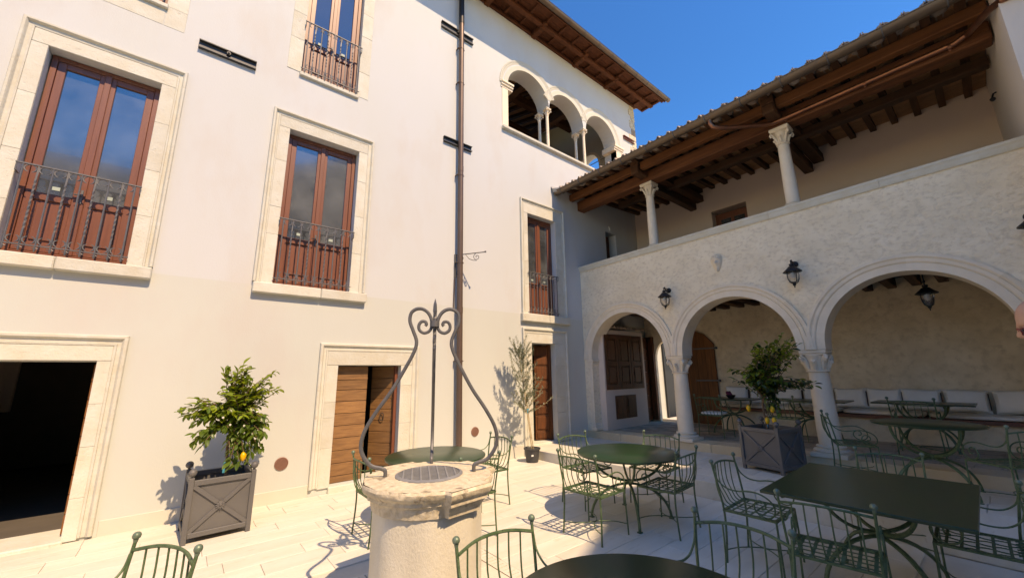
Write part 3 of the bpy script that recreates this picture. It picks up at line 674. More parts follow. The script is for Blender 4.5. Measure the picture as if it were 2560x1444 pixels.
# moulded archivolts
pr_b = [(-.004, .40), (-.004, -.012), (.10, -.014), (.105, -.002), (.125, -.022), (.165, -.026), (.17, -.012), (.195, -.034), (.235, -.03), (.24, .02), (.02, .05)]
def archivolt(cy, a0, a1):
    path = [(cy+ARr*cos(a), 2.08+ARr*1.02*sin(a), cos(a), sin(a)) for a in [a0+(a1-a0)*i/32 for i in range(33)]]
    if a0 < .01: path = [(cy+ARr, SPR, 1, 0)]+path
    if a1 > pi-.01: path = path+[(cy-ARr, SPR, -1, 0)]
    n = len(path); segs = 9
    for k in range(segs):
        i0 = k*(n-1)//segs; i1 = (k+1)*(n-1)//segs
        q = MB(); q.sweep(path[i0:i1+1], pr_b, FB); put('arch_stone', q, 'stone2', wing, smooth=True)
for c in ACs: archivolt(c, 0.0, pi)
# left pier
q = MB(); q.box(XB-.004, XB+.404, 6.475, 6.56, fz(6.5)+.16, 1.92, c=.012); q.box(XB-.02, XB+.42, 6.44, 6.56, fz(6.5), fz(6.5)+.10, c=.02); q.box(XB-.012, XB+.41, 6.455, 6.56, fz(6.5)+.09, fz(6.5)+.17, c=.03)
q.box(XB-.02, XB+.42, 6.43, 6.62, 1.97, 2.03, c=.006); q.box(XB-.01, XB+.41, 6.45, 6.60, 1.90, 1.975, c=.02); put('pier', q, 'stone2', wing)
for cy in (4.285, 1.91, -.46): column(wing, 8.08, cy, fz(cy)-.01, SPR, .155, .138, .36, .185, base=.17)
# parapet coping
q = MB(); prof = [(-.05, .42), (-.05, -.01), (-.13, -.012), (-.135, -.02), (-.10, -.035), (-.06, -.045), (-.035, -.06), (0, -.065), (0, .42)]
ys = [6.71, 5.2, 3.7, 2.2, .7, -.72]
for i in range(5):
    q = MB(); q.sweep([(ys[i]-.002, pz(ys[i]), 0, 1), (ys[i+1]+.002, pz(ys[i+1]), 0, 1)], prof, FB); put('coping_stone', q, 'stone', wing)
# stylobate: riser stones below the loggia floor, and the floor itself
y = 6.705
while y > -.72:
    y0 = max(y-RNG.uniform(.7, 1.2), -.72); q = slab(XB-.03+jit(.006), XB+.42, y0+.002, y-.002, .05, fz, .008); put('riser_stone', q, 'riser', wing); y = y0
q = MB(); q = slab(XB+.4, 10.75, -.72, 6.71, .05, lambda y: fz(y)-.02, 0); lf = put('loggia_floor', q, 'paverg', wing)
x = XB+.425; r_ = 0
while x < 10.7:
    wd_ = .21; y = 6.70-(.14 if r_ % 2 else 0)
    while y > -.7:
        y0 = y-(.33+jit(.05)); q = slab(x+.003, min(x+wd_, 10.74)-.003, max(y0, -.71)+.003, y-.003, .2, lambda yy: fz(yy)+0, .004)
        dz = jit(.002); q.v = [(a, b, c+dz) for a, b, c in q.v]; put('floor_brick', q, 'brick', lf); y = y0
    x += wd_; r_ += 1
# gallery floor and lower ceiling beams
q = MB(); q.box(XB+.4, 10.75, -.72, 6.71, 3.47, 3.70); put('gallery_floor', q, 'beam', wing)
y = 6.35
while y > -.7:
    q = MB(); q.box(XB+.35, 10.76, y-.07, y+.07, 3.27, 3.472, c=.012); put('ceiling_beam', q, 'beamx', wing); y -= .35
# rear wall: lower rough part with the passage doorway, upper smooth part
hole = [(5.62, fz(6)-.02), (5.62, 2.05)]+[(6.02+.40*cos(a), 2.05+.55*sin(a)) for a in [pi-pi*i/14 for i in range(15)]][1:-1]+[(6.42, 2.05), (6.42, fz(6)-.02)]
q = MB(); q.plate([(-.72, .1), (6.75, .1), (6.75, 3.60), (-.72, 3.60)], [hole], .10, lambda u, v, d: (10.75+d, u, v)); put('lower_rear_wall', q, 'stucco_in', wing)
GW = (3.46, 4.34, 4.9, 6.0)
q = MB(); q.plate([(-.72, 3.6), (6.75, 3.6), (6.75, 7.0), (-.72, 7.0)], [rect(GW)], .42, lambda u, v, d: (10.75+d, u, v)); put('upper_rear_wall', q, 'mauve', wing)
gw = link(bpy.data.objects.new('window', None), wing, (11, 3.9, 5.4), label='small brown window high in the gallery rear wall')
q = MB(); xg = 10.98
q.box(xg, xg+.06, 3.46, 3.53, 4.9, 5.95, c=.004); q.box(xg, xg+.06, 4.27, 4.34, 4.9, 5.95, c=.004); q.box(xg, xg+.06, 3.53, 4.27, 5.87, 5.95, c=.004); q.box(xg-.01, xg+.06, 3.86, 3.94, 4.9, 5.87, c=.004)
q.box(xg, xg+.05, 3.53, 3.60, 4.9, 5.87); q.box(xg, xg+.05, 4.20, 4.27, 4.9, 5.87); q.box(xg, xg+.05, 3.6, 3.86, 5.78, 5.87); q.box(xg, xg+.05, 3.94, 4.2, 5.78, 5.87); put('frame', q, 'windowwood', gw)
for a, b in ((3.60, 3.86), (3.94, 4.20)): q = MB(); q.box(xg+.02, xg+.026, a, b, 4.9, 5.78); put('pane', q, 'glass', gw)
q = MB(); q.box(xg+.1, xg+.16, 3.3, 4.5, 4.8, 6.1); put('blind_back', q, 'darkroom', gw)
# small door of the gallery end
q = MB(); q.box(9.13, 9.61, YA+.25, YA+.29, 3.9, 5.76, c=.004); q.box(9.19, 9.55, YA+.235, YA+.26, 4.9, 5.66, c=.01); put('gallery_door', q, 'doordark', wing)
q = MB(); q.tube([(9.28, YA-.005, 5.95), (9.28, YA-.03, 5.93), (9.28, YA-.05, 5.86)], .010, 6); q.ball((9.28, YA-.05, 5.84), .028, 8, sc=(1, 1, 1.3)); put('bare_bulb', q, 'whitehard', wing)
# gallery roof timbers
for cy in (4.60, 1.85): column(wing, 8.08, cy, pz(cy)-.01, 6.10, .105, .088, .33, .155, base=.10)
q = MB(); q.box(7.93, 8.21, -.70, 6.80, 6.10, 6.37, c=.018); put('main_beam', q, 'redbeam', wing)
for a, b in ((4.70, 6.70), (1.95, 4.50), (-.70, 1.75)):
    q = MB(); q.box(7.59, 7.73, a, b, 6.29+jit(.01), 6.47, c=.012); put('outer_beam', q, 'orangebeam', wing)
for cy in (4.60, 1.85):
    q = MB(); q.box(7.50, 10.80, cy-.10, cy+.10, 6.372, 6.56, c=.012); q.box(7.50, 7.92, cy-.10, cy+.10, 6.20, 6.371, c=.02); put('tie_beam', q, 'beamx', wing)
    q = MB(); q.box(8.5, 10.8, cy+.12, cy+.30, 6.20, 6.42, c=.012); put('corbel_beam', q, 'beamx', wing)
q = MB(); q.box(9.12, 9.30, -.70, 6.2, 6.33, 6.50, c=.015); put('purlin', q, 'beam', wing)
rz = lambda x: 6.455+.055*(x-7.6)
def slope(x0, x1, y0, y1, dz0, dz1):
    q = MB(); vs = []
    for z in (dz0, dz1):
        for x in (x0, x1):
            for yv in (y0, y1): vs.append((x, yv, rz(x)+z))
    q.add(vs, [(0,1,3,2),(4,6,7,5),(0,4,5,1),(2,3,7,6),(0,2,6,4),(1,5,7,3)]); return q
for i in range(22):
    y = 6.55-.335*i; put('rafter', slope(7.36, 10.80, y-.05, y+.05, .02, .12), 'beamx', wing)
x = 7.45
while x < 10.8:
    put('ceiling_board', slope(x+.004, x+.166, -.71, 6.70, .121, .14), 'board', wing); x += .17
put('roof_deck', slope(7.46, 11.18, -.72, 6.705, .16, .20), 'eaveboard', wing)
# roof tiles: pans poke out over the gutter, covers on top
def coppo(x0, x1, y, r, up_, zoff, th=.014):
    q = MB(); n = 8; vs = []
    for (x, rr) in ((x0, r*.9 if up_ else r), (x1, r if up_ else r*.88)):
        z = 6.40+.30*(x-7.0)*.7+zoff
        for R_ in (rr, rr-th):
            for i in range(n+1):
                a = pi*i/n; vs.append((x, y+R_*cos(a), z+(R_*sin(a) if up_ else -R_*sin(a))*.8))
    m_ = n+1; fs = []
    for i in range(n):
        fs += [(i, i+1, 2*m_+i+1, 2*m_+i), (m_+i, m_+i+1, 3*m_+i+1, 3*m_+i), (i, i+1, m_+i+1, m_+i), (2*m_+i, 2*m_+i+1, 3*m_+i+1, 3*m_+i)]
    fs += [(0, m_, 3*m_, 2*m_), (n, m_+n, 3*m_+n, 2*m_+n)]
    return q.add(vs, fs)
roofn = 0
for i in range(34):
    y = 6.58-.215*i
    if y < -.62: break
    put('pan_tile', coppo(6.99+jit(.015), 7.55, y, .105, False, .07), 'tile', wing, smooth=True)
    for k in range(4):
        x0 = 7.07+.36*k+jit(.012); put('cover_tile', coppo(x0, x0+.44, y-.1075, .085, True, .022+.008*((k+i) % 2)), 'tile', wing, smooth=True)
q = MB(); vs = []
for x in (8.4, 11.18):
    for y in (-.72, 6.705): vs.append((x, y, 6.40+.21*(x-7)+.05))
vs += [(a, b, c-.04) for a, b, c in vs]; q.add(vs, [(0,1,3,2),(4,6,7,5),(0,4,5,1),(2,3,7,6),(0,2,6,4),(1,5,7,3)]); put('roof_slope', q, 'tile', wing)
q = MB(); prof = [(.095*cos(pi+pi*i/8), .095*sin(pi+pi*i/8)) for i in range(9)]+[(.088*cos(2*pi-pi*i/8), .088*sin(2*pi-pi*i/8)) for i in range(9)]
vs = []
for y in (6.66, -.70): vs += [(7.05+a, y, 6.375+b) for a, b in prof]
L_ = len(prof); fs = [(i, (i+1) % L_, L_+(i+1) % L_, L_+i) for i in range(L_)]; fs += [tuple(range(L_))]
q.add(vs, fs); q.tube([(6.952, 6.66, 6.378), (6.952, -.7, 6.378)], .011, 6); put('gutter', q, 'gutter', wing, smooth=True)
y = 6.45
while y > -.7:
    q = MB(); q.tube([(7.05+.102*cos(a), y, 6.375+.102*sin(a)) for a in [pi*.93+pi*1.12*i/10 for i in range(11)]]+[(7.3, y, 6.45)], .008, 5); put('gutter_strap', q, 'iron', wing); y -= .62
q = MB(); vs = [(6.90, YA-.01, 6.52), (7.6, YA-.01, 6.62), (6.90, YA-.05, 6.44), (7.02, YA-.32, 6.43), (7.6, YA-.1, 6.60)]; q.add(vs, [(0, 2, 3, 4, 1)])
q.add([(a, b, c-.02) for a, b, c in vs], [(0, 2, 3, 4, 1)]); q.add([vs[2], vs[3], (7.02, YA-.32, 6.33), (6.92, YA-.05, 6.34)], [(0, 1, 2, 3)]); put('flashing', q, 'lead', wing)
# copper outlet pipe
cp = thing('copper_pipe', 'copper rainwater pipe dropping from the gutter and running along the gallery beam', 'pipe', (7.88, 1, 6.1))
q = MB(); q.tube([(7.05, 2.66, 6.34), (7.05, 2.66, 6.22), (7.07, 2.63, 6.15), (7.13, 2.56, 6.12), (7.3, 2.44, 6.13), (7.80, 1.98, 6.16), (7.87, 1.90, 6.17), (7.875, 1.7, 6.17), (7.875, -.36, 6.19), (7.82, -.50, 6.22), (7.2, -.66, 6.05), (6.93, -.76, 5.95), (6.90, -.9, 5.94), (6.90, -2.9, 5.9)], .042, 12); put('pipe_run', q, 'copper', cp, smooth=True)
for y in (1.72, .62, -.30):
    q = MB(); q.tube([(7.875, y, 6.17), (7.875, y-.03, 6.17)], .050, 12); q.ball((7.87, y-.015, 6.115), .014, 6); put('clip', q, 'copper', cp)
# cross wing that closes the gallery on the right
q = MB(); q.box(6.95, 11.4, -3.2, -.72, 0, 7.2)
put('end_wall', q, 'wingp', wing, label='pale end wall closing the gallery at the right')
q = MB(); q.tube([(9.6, -.715, 6.05), (9.6, -.68, 6.04), (9.6, -.66, 5.98)], .012, 6); q.ball((9.6, -.66, 5.95), .035, 8); put('bare_bulb', q, 'black', wing)
# plank door leaf standing against the rear wall, with strap hinges
dl = link(bpy.data.objects.new('plank_door', None), wing, (10.68, 5.1, fz(5)), label='arched reddish plank door folded back against the rear wall')
for i in range(4):
    a, b = 4.68+.23*i, 4.68+.23*(i+1); za = 2.30+.55*math.sqrt(max(0, 1-((5.62-a)/.96)**2)); zb = 2.30+.55*math.sqrt(max(0, 1-((5.62-b)/.96)**2))
    q = MB(); z0 = fz(5)+.03; vs = [(10.66, a+.003, z0), (10.66, b-.003, z0), (10.66, b-.003, zb), (10.66, a+.003, za)]; vs += [(10.72, y_, z_) for _, y_, z_ in vs]
    q.add(vs, [(0,1,2,3),(7,6,5,4),(0,4,5,1),(1,5,6,2),(2,6,7,3),(3,7,4,0)]); put('plank', q, 'doorred', dl)
for z in (1.45, 2.28):
    q = MB(); q.box(10.645, 10.66, 4.62, 5.18, z, z+.035, c=.004); q.ball((10.65, 4.60, z+.017), .03, 6); q.tube([(10.65, 5.18, z+.0175), (10.65, 5.24, z+.05)], .008, 5); q.tube([(10.65, 5.18, z+.0175), (10.65, 5.24, z-.015)], .008, 5); put('strap_hinge', q, 'iron', dl)
# cupboard block with its little tiled cap
cb = link(bpy.data.objects.new('cupboard', None), wing, (9, 6.5, fz(6)), label='built-in plastered cupboard with panelled brown shutters and a tiled top')
q = MB(); q.box(8.15, 9.96, 6.30, 6.70, fz(6.5)-.02, 2.80, c=.006); put('body', q, 'mauve', cb)
for k in range(3):
    a = 8.20+.555*k; b = a+.545
    q = MB(); z0, z1 = 1.28, 2.68; y = 6.285; st = .09
    q.box(a, a+st, y, 6.32, z0, z1, c=.004); q.box(b-st, b, y, 6.32, z0, z1, c=.004)
    for (c_, d_) in ((z0, z0+.13), (z0+.60, z0+.70), (z1-.12, z1)): q.box(a+st, b-st, y, 6.32, c_, d_, c=.004)
    q.box(a+st, b-st, y+.015, 6.32, z0, z1); q.box(a+st+.04, b-st-.04, y+.002, 6.31, z0+.17, z0+.56, c=.012); q.box(a+st+.04, b-st-.04, y+.002, 6.31, z0+.74, z1-.16, c=.012)
    put('shutter', q, 'doordark', cb)
for k in range(2):
    a = 8.52+.455*k; b = a+.445
    q = MB(); z0, z1 = .56, 1.13; q.box(a, b, 6.29, 6.32, z0, z1, c=.004); q.box(a+.08, b-.06, 6.278, 6.30, z0+.12, z1-.09, c=.012); put('lower_door', q, 'doordark', cb)
for i in range(12):
    q = MB(); x = 8.27+.15*i; vs = []; n = 6
    for yy in (6.22, 6.62):
        for rr in (.072, .058):
            for j in range(n+1): a = pi*j/n; vs.append((x+rr*cos(a), yy, 2.83+rr*sin(a)+.15*(yy-6.22)))
    m_ = n+1; fs = []
    for j in range(n): fs += [(j, j+1, 2*m_+j+1, 2*m_+j), (m_+j, m_+j+1, 3*m_+j+1, 3*m_+j), (j, j+1, m_+j+1, m_+j)]
    q.add(vs, fs); put('cap_tile', q, 'tile', cb)
for i in range(7):
    z0 = .37+.335*i; q = MB(); q.box(10.0, 10.72, 6.60, 6.65, z0+.003, z0+.33, c=.005); put('plank', q, 'doordark', cb)
# passage to the sunlit lane outside
q = MB(); q.box(11.19, 11.45, 6.62, 6.9, 0, 4.5); put('lane_wall', q, 'plaster', wing, label='sunlit wall of the lane seen through the passage')
q = MB(); q.box(11.18, 16, 2, 6.61, .05, .345); put('lane_paving', q, 'paver', wing)
q = MB(); q.box(11.45, 13.3, 7.2, 7.3, 0.2, 3.4); q.box(11.45, 13.3, 6.60, 7.3, 2.5, 2.6); put('lane_door', q, 'black', wing)
q = MB(); q.box(11.45, 11.50, 6.56, 6.60, .345, 3.4); q.box(12.2, 12.26, 6.56, 6.60, .345, 3.4); put('lane_door_frame', q, 'black', wing)
for i in range(2): q = MB(); q.box(10.66, 10.74, 6.43+.125*i, 6.55+.125*i, .37, 2.72, c=.005); put('plank', q, 'doordark', wing)
# hanging carved face
mk = MB()
def face_relief(q, x, y, z):
    n, m2 = 14, 16; vs = []; fs = []
    for j in range(m2+1):
        v = j/m2; zz = z+.17-.34*v; hw = .105*math.sin(min(1, (1-v)*1.25+.08)*pi/2)**.8*(1 if v > .08 else v/.08*.6+.4)
        for i in range(n+1):
            u = -1+2*i/n; d = .085*math.sqrt(max(0, 1-u*u))*(.6+.4*sin(pi*min(1, v*1.3)))
            if v < .32: d *= 1.15
            d += .045*math.exp(-(u/.22)**2)*math.exp(-((v-.52)/.11)**2)-.022*(math.exp(-((abs(u)-.42)/.2)**2))*math.exp(-((v-.42)/.05)**2)
            d += .018*math.exp(-(u/.4)**2)*math.exp(-((v-.72)/.03)**2)+.016*math.exp(-(u/.35)**2)*math.exp(-((v-.80)/.03)**2)+.02*math.exp(-(u/.3)**2)*math.exp(-((v-.92)/.06)**2)
            d += .012*sin(v*40+u*6)*(v < .3)
            vs.append((x-d, y+u*hw, zz))
    for j in range(m2):
        for i in range(n): fs.append((j*(n+1)+i, j*(n+1)+i+1, (j+1)*(n+1)+i+1, (j+1)*(n+1)+i))
    q.add(vs, fs)
face_relief(mk, XB+.01, 3.20, 3.79)
put('carved_face', mk, 'stone2', None, label='small carved stone face set in the stucco above the middle arch', cat='sculpture', smooth=True)

# ---- lanterns
def lantern(label, y, z, group=None):
    x = XB-.20; t = thing('wall_lantern', label, 'lantern', (XB, y, z), group)
    q = MB(); mt = Matrix.Translation((XB, y, z+.12)) @ Matrix.Rotation(R(-90), 4, 'Y'); q.lathe([(.055, 0), (.055, .012), (.03, .03), (.012, .035)], n=16, mt=mt)
    q.tube([(XB-.02, y, z+.11), (XB-.07, y, z+.09), (XB-.12, y, z+.10), (XB-.17, y, z+.17), (x, y, z+.155), (x, y, z+.08)], .012, 8); q.tube([(XB-.02, y, z+.13), (XB-.10, y, z+.155), (XB-.15, y, z+.12)], .008, 6); put('bracket', q, 'black', t, smooth=True)
    lantern_body(t, x, y, z)
    return t
def lantern_body(t, x, y, z):
    q = MB(); q.lathe([(.02, z+.10), (.035, z+.095), (.035, z+.07), (.022, z+.06), (.05, z+.05), (.075, z+.02), (.135, z-.035), (.137, z-.045), (.09, z-.03), (.05, z-.02)], (x, y, 0), 20); put('hood', q, 'black', t, smooth=True)
    q = MB(); q.lathe([(.078, z-.045), (.080, z-.10), (.074, z-.16), (.055, z-.21), (.02, z-.235)], (x, y, 0), 16, caps=False); put('glass_bell', q, 'clear', t, smooth=True)
    q = MB(); q.ball((x, y, z-.10), .032, 8, sc=(1, 1, 1.5)); put('bulb', q, 'whitehard', t, smooth=True)
    q = MB()
    for k in range(4):
        a = pi/4+k*pi/2; q.tube([(x+r*cos(a), y+r*sin(a), z+h) for r, h in ((.088, -.03), (.093, -.10), (.088, -.16), (.066, -.215), (.03, -.24), (0, -.245))], .007, 5)
    q.tube([(x+.09*cos(a), y+.09*sin(a), z-.055) for a in [2*pi*i/16 for i in range(16)]], .006, 5, closed=True); q.lathe([(.006, z-.235), (.026, z-.25), (.022, z-.27), (.008, z-.285), (.010, z-.30), (.002, z-.315)], (x, y, 0), 10); put('cage', q, 'black', t, smooth=True)
lantern('black lantern between the left and middle arches', 4.26, 3.30)
lantern('black lantern between the middle and right arches', 1.94, 3.36)
lantern('black lantern cut off by the right edge of the picture', -.55, 3.42)
t = thing('hanging_lantern', 'black lantern hanging from the ceiling inside the right arch', 'lantern', (8.9, .54, 2.6))
q = MB(); q.tube([(8.9, .54, 3.3), (8.9, .54, 3.0)], .008, 6); q.ball((8.9, .54, 3.05), .02, 6); put('chain', q, 'black', t); lantern_body(t, 8.9, .54, 2.90)

# ---- bench with seat pads and back pillows
bn = thing('wall_bench', 'masonry bench with dark red seat board and white pads along the loggia rear wall', 'bench', (10.4, 2, .35))
q = MB(); q.box(10.22, 10.74, -.71, 4.50, .33, .80, c=.01); put('base', q, 'stucco_in', bn)
q = MB(); q.box(10.12, 10.74, -.71, 4.55, .80, .865, c=.006); put('seat_board', q, 'windowwood', bn)
def softbox(x0, x1, y0, y1, z0, z1, r=.03, puff=.02, n=5):
    q = MB(); import bmesh
    cx, cy, cz = (x0+x1)/2, (y0+y1)/2, (z0+z1)/2; N = 8; vs = []; fs = []
    def P(a, b, c):
        e = 5.0; l = (abs(a)**e+abs(b)**e+abs(c)**e)**(1/e); a, b, c = a/l, b/l, c/l
        pf = 1+puff*(cos(a*pi/2)*cos(b*pi/2)*cos(c*pi/2))
        return (cx+a*(x1-x0)/2*pf, cy+b*(y1-y0)/2*pf, cz+c*(z1-z0)/2*pf)
    for ax in range(3):
        for s_ in (-1, 1):
            k = len(vs)
            for i in range(N+1):
                for j in range(N+1):
                    u, v = -1+2*i/N, -1+2*j/N; p = [0, 0, 0]; p[ax] = s_; p[(ax+1) % 3] = u; p[(ax+2) % 3] = v; vs.append(P(*p))
            for i in range(N):
                for j in range(N): a = k+i*(N+1)+j; fs.append((a, a+1, a+N+2, a+N+1))
    q.add(vs, fs); return q
for i, (a, b) in enumerate(((4.53, 3.35), (3.34, 2.16), (2.15, .97), (.96, -.20), (-.21, -.71))):
    put('seat_pad', softbox(10.13, 10.72, b+.01, a-.01, .866, .945), 'white', None, label=['white seat pad at the door end of the bench', 'white seat pad second from the door end of the bench', 'white seat pad in the middle of the bench', 'white seat pad under the second pillow from the right', 'short white seat pad at the right end of the bench'][i], cat='cushion', group='white seat pads on the bench', smooth=True)
pys = [4.20, 3.66, 3.12, 2.58, 2.04, 1.53, 1.02, .47, -.13, -.53]
plab = ['first white pillow beside the plank door', 'second white pillow from the plank door', 'third white pillow from the plank door behind the lemon tree', 'white pillow just left of the right-hand column', 'white pillow hidden partly by the right-hand column', 'white pillow just right of the right-hand column', 'white pillow behind the chair in the right arch', 'white pillow right of the chair in the right arch', 'wide white pillow near the right picture edge', 'white pillow cut off by the right picture edge']
for i, y in enumerate(pys):
    hw = .305 if i == 8 else .272 if i < 9 else .15
    pl = thing('pillow', plab[i], 'pillow', (10.5, y, .945), 'white pillows leaning on the loggia rear wall')
    q = MB(); n = 12; H_ = .39; W_ = hw-.006; g = []
    for sd_ in (-1, 1):
        k0 = len(g)
        for ii in range(n+1):
            for jj in range(n+1):
                u, v = -1+2*ii/n, -1+2*jj/n; th = (.02+.078*((1-abs(u)**3)*(1-abs(v)**3))**.5)*(1+.06*sin(5*u+3*v+i))
                g.append((sd_*th*(1 if abs(u) < 1 and abs(v) < 1 else .15), u*W_*(1-.045*(1-v*v)), H_/2+v*H_/2*(1-.05*(1-u*u))+.008*sin(3*u+i)))
        q.f += [tuple(x_+0 for x_ in (k0+ii*(n+1)+jj, k0+ii*(n+1)+jj+1, k0+(ii+1)*(n+1)+jj+1, k0+(ii+1)*(n+1)+jj)) for ii in range(n) for jj in range(n)]
    q.v = g; m_ = (n+1)**2; ed = [jj for jj in range(n+1)]+[ii*(n+1)+n for ii in range(1, n+1)]+[n*(n+1)+jj for jj in range(n-1, -1, -1)]+[ii*(n+1) for ii in range(n-1, 0, -1)]
    q.f += [(ed[k], ed[(k+1) % len(ed)], m_+ed[(k+1) % len(ed)], m_+ed[k]) for k in range(len(ed))]
    mt = Matrix.Translation((10.56+jit(.01), y, .947)) @ Matrix.Rotation(R(9), 4, 'Y') @ Matrix.Rotation(R(jit(2)), 4, 'Z')
    q.v = [tuple(mt @ Vector(v)) for v in q.v]; put('cover', q, 'white', pl, smooth=True)
    q = MB(); vs = []
    q.box(-.030, .030, -hw+.010, -hw+.022, .05, .33, c=.008); q.v = [tuple(mt @ Vector(v)) for v in q.v]; put('side_panel', q, 'piping', pl)

# ================================================================== WELL
WX, WY = 1.60, 3.00
well = thing('well', 'old stone courtyard well with a moulded rim and an iron grate', 'well', (WX, WY, 0))
q = MB(); n = 8; ang = R(20)
q.lathe([(.44, 0), (.44, .02)], (WX, WY, 0), 24)
vs = []; fs = []
for i in range(n):
    a0 = ang+2*pi*i/n; 
prof = [(.405, 0), (.405, .80)]
q = MB(); N = 32
for i in range(N):
    pass
octa = []
for i in range(8):
    for da in (-21.0, 21.0):
        a = R(-94+45*i+da); rr_ = .398/cos(R(21.0)); octa.append((WX+rr_*cos(a), WY+rr_*sin(a)))
N = 64; octa = [(WX+.408*(1-.016*cos(8*(2*pi*i/N-R(-94))))*cos(2*pi*i/N), WY+.408*(1-.016*cos(8*(2*pi*i/N-R(-94))))*sin(2*pi*i/N)) for i in range(N)]; vs = [(x, y, z) for z in (0, .80) for x, y in octa]
q.add(vs, [(i, (i+1) % N, N+(i+1) % N, N+i) for i in range(N)]); q.add(vs[:N], [tuple(range(N))[::-1]])
put('shaft', q, 'shaft', well, smooth=True)
def rim_outline(R_, bw, bo, n=15):
    """circle with four square shoulders"""
    pts = []
    for k in range(4):
        c = R(-84)+k*pi/2; ha = math.asin(bw/R_)
        dx, dy = cos(c), sin(c); tx, ty = -dy, dx
        for s_ in (-1, 1): pass
        bo_ = R_+.002 if k == 3 else bo
        pts.append((WX+dx*R_*cos(ha)-tx*bw, WY+dy*R_*cos(ha)-ty*bw)); pts.append((WX+dx*bo_-tx*bw*(1 if k != 3 else .6), WY+dy*bo_-ty*bw*(1 if k != 3 else .6))); pts.append((WX+dx*bo_+tx*bw*(1 if k != 3 else .6), WY+dy*bo_+ty*bw*(1 if k != 3 else .6))); pts.append((WX+dx*R_*cos(ha)+tx*bw, WY+dy*R_*cos(ha)+ty*bw))
        a0 = c+ha; a1 = c+pi/2-ha
        pts += [(WX+R_*cos(a0+(a1-a0)*i/n), WY+R_*sin(a0+(a1-a0)*i/n)) for i in range(1, n)]
    return pts
levels = [(.424, .135, .445, .76), (.428, .14, .45, .79), (.432, .145, .465, .805), (.435, .148, .475, .83), (.442, .15, .48, .84), (.455, .16, .50, .845), (.458, .162, .505, .87), (.48, .17, .52, .885), (.495, .178, .535, .905), (.497, .18, .538, .93), (.485, .172, .525, .948)]
rings = [[(x, y, z) for x, y in rim_outline(a, b, c)] for a, b, c, z in levels]
q = MB(); n = len(rings[0]); vs = [p for r_ in rings for p in r_]; fs = []
for j in range(len(rings)-1):
    for i in range(n): fs.append((j*n+i, j*n+(i+1) % n, (j+1)*n+(i+1) % n, (j+1)*n+i))
q.add(vs, fs); ir = [(WX+.245*cos(2*pi*i/n+R(-84)-.2), WY+.245*sin(2*pi*i/n+R(-84)-.2), .953) for i in range(n)]; k = (len(rings)-1)*n
q.add(rings[-1]+ir+[(a, b, .80) for a, b, _ in ir], [(i, (i+1) % n, n+(i+1) % n, n+i) for i in range(n)]+[(n+i, n+(i+1) % n, 2*n+(i+1) % n, 2*n+i) for i in range(n)])
# worn, chipped rim
rr = random.Random(3)
q.v = [(x+rr.uniform(-.004, .004), y+rr.uniform(-.004, .004), z+(rr.uniform(-.004, .002) if z > .9 else 0)) for x, y, z in q.v]
put('rim', q, 'wellstone', well, smooth=True)
q = MB(); q.lathe([(.235, .90), (.24, .955), (.262, .957), (.262, .94)], (WX, WY, 0), 36, caps=False); q.lathe([(.262, .957), (.238, .966), (.235, .955)], (WX, WY, 0), 36, caps=False); put('grate_ring', q, 'grate', well)
for k in range(-6, 7):
    d = .034*k; h = math.sqrt(.238**2-d*d); a = R(-26)
    ux, uy = cos(a), sin(a)
    q = MB(); mt = Matrix.Translation((WX, WY, .955)) @ Matrix.Rotation(a, 4, 'Z'); q.box(-h, h, d-.0065, d+.0065, -.006, .006, mt=mt); put('grate_bar', q, 'grate', well)
for k in range(-3, 4):
    d = .066*k; h = math.sqrt(max(.238**2-d*d, 0)); a = R(64)
    q = MB(); mt = Matrix.Translation((WX, WY, .958)) @ Matrix.Rotation(a, 4, 'Z'); q.box(-h, h, d-.006, d+.006, -.007, .007, mt=mt); put('grate_bar', q, 'grate', well)
q = MB(); q.lathe([(.23, .80), (.01, .799)], (WX, WY, 0), 20); put('dark_water', q, 'black', well)
# iron overthrow: three lyre-shaped legs meeting at a spike
ot = thing('well_overthrow', 'wrought iron lyre shaped pulley arch with scrolls and spike standing on the well', 'ironwork', (WX, WY, .95))
def spl(pts, n=6):
    P = [Vector(p) for p in pts]; o = []
    for i in range(len(P)-1):
        p0, p1, p2, p3 = P[max(i-1, 0)], P[i], P[i+1], P[min(i+2, len(P)-1)]
        for k in range(n):
            t_ = k/n; o.append(.5*((2*p1)+(p2-p0)*t_+(2*p0-5*p1+4*p2-p3)*t_*t_+(3*p1-p0-3*p2+p3)*t_**3))
    o.append(P[-1]); return o
leg = [(.345, .95), (.345, 1.005), (.375, 1.025), (.46, 1.055), (.53, 1.16), (.52, 1.29), (.44, 1.44), (.33, 1.60), (.24, 1.76), (.165, 1.91), (.145, 2.00), (.175, 2.09), (.205, 2.17), (.198, 2.24), (.16, 2.275), (.11, 2.28), (.065, 2.255), (.035, 2.21), (.022, 2.16)]
scr = [(.022, 2.17), (.026, 2.12), (.05, 2.085), (.09, 2.075), (.125, 2.10), (.13, 2.14), (.11, 2.17), (.08, 2.17), (.068, 2.15), (.078, 2.135)]
for a in (R(153), R(-27), R(61)):
    f = lambda r_, z: (WX+.01+r_*cos(a), WY+r_*sin(a), z-.012)
    q = MB(); L2 = leg if a != R(61) else [(.38, .95), (.38, 1.0), (.41, 1.02), (.47, 1.06), (.52, 1.16)]+leg[5:]
    q.tube(spl([f(*p) for p in L2], 5), .0155, 8); put('leg', q, 'iron', ot, smooth=True)
    q = MB(); q.tube(spl([f(*p) for p in scr], 5), .014, 8); put('scroll', q, 'iron', ot, smooth=True)
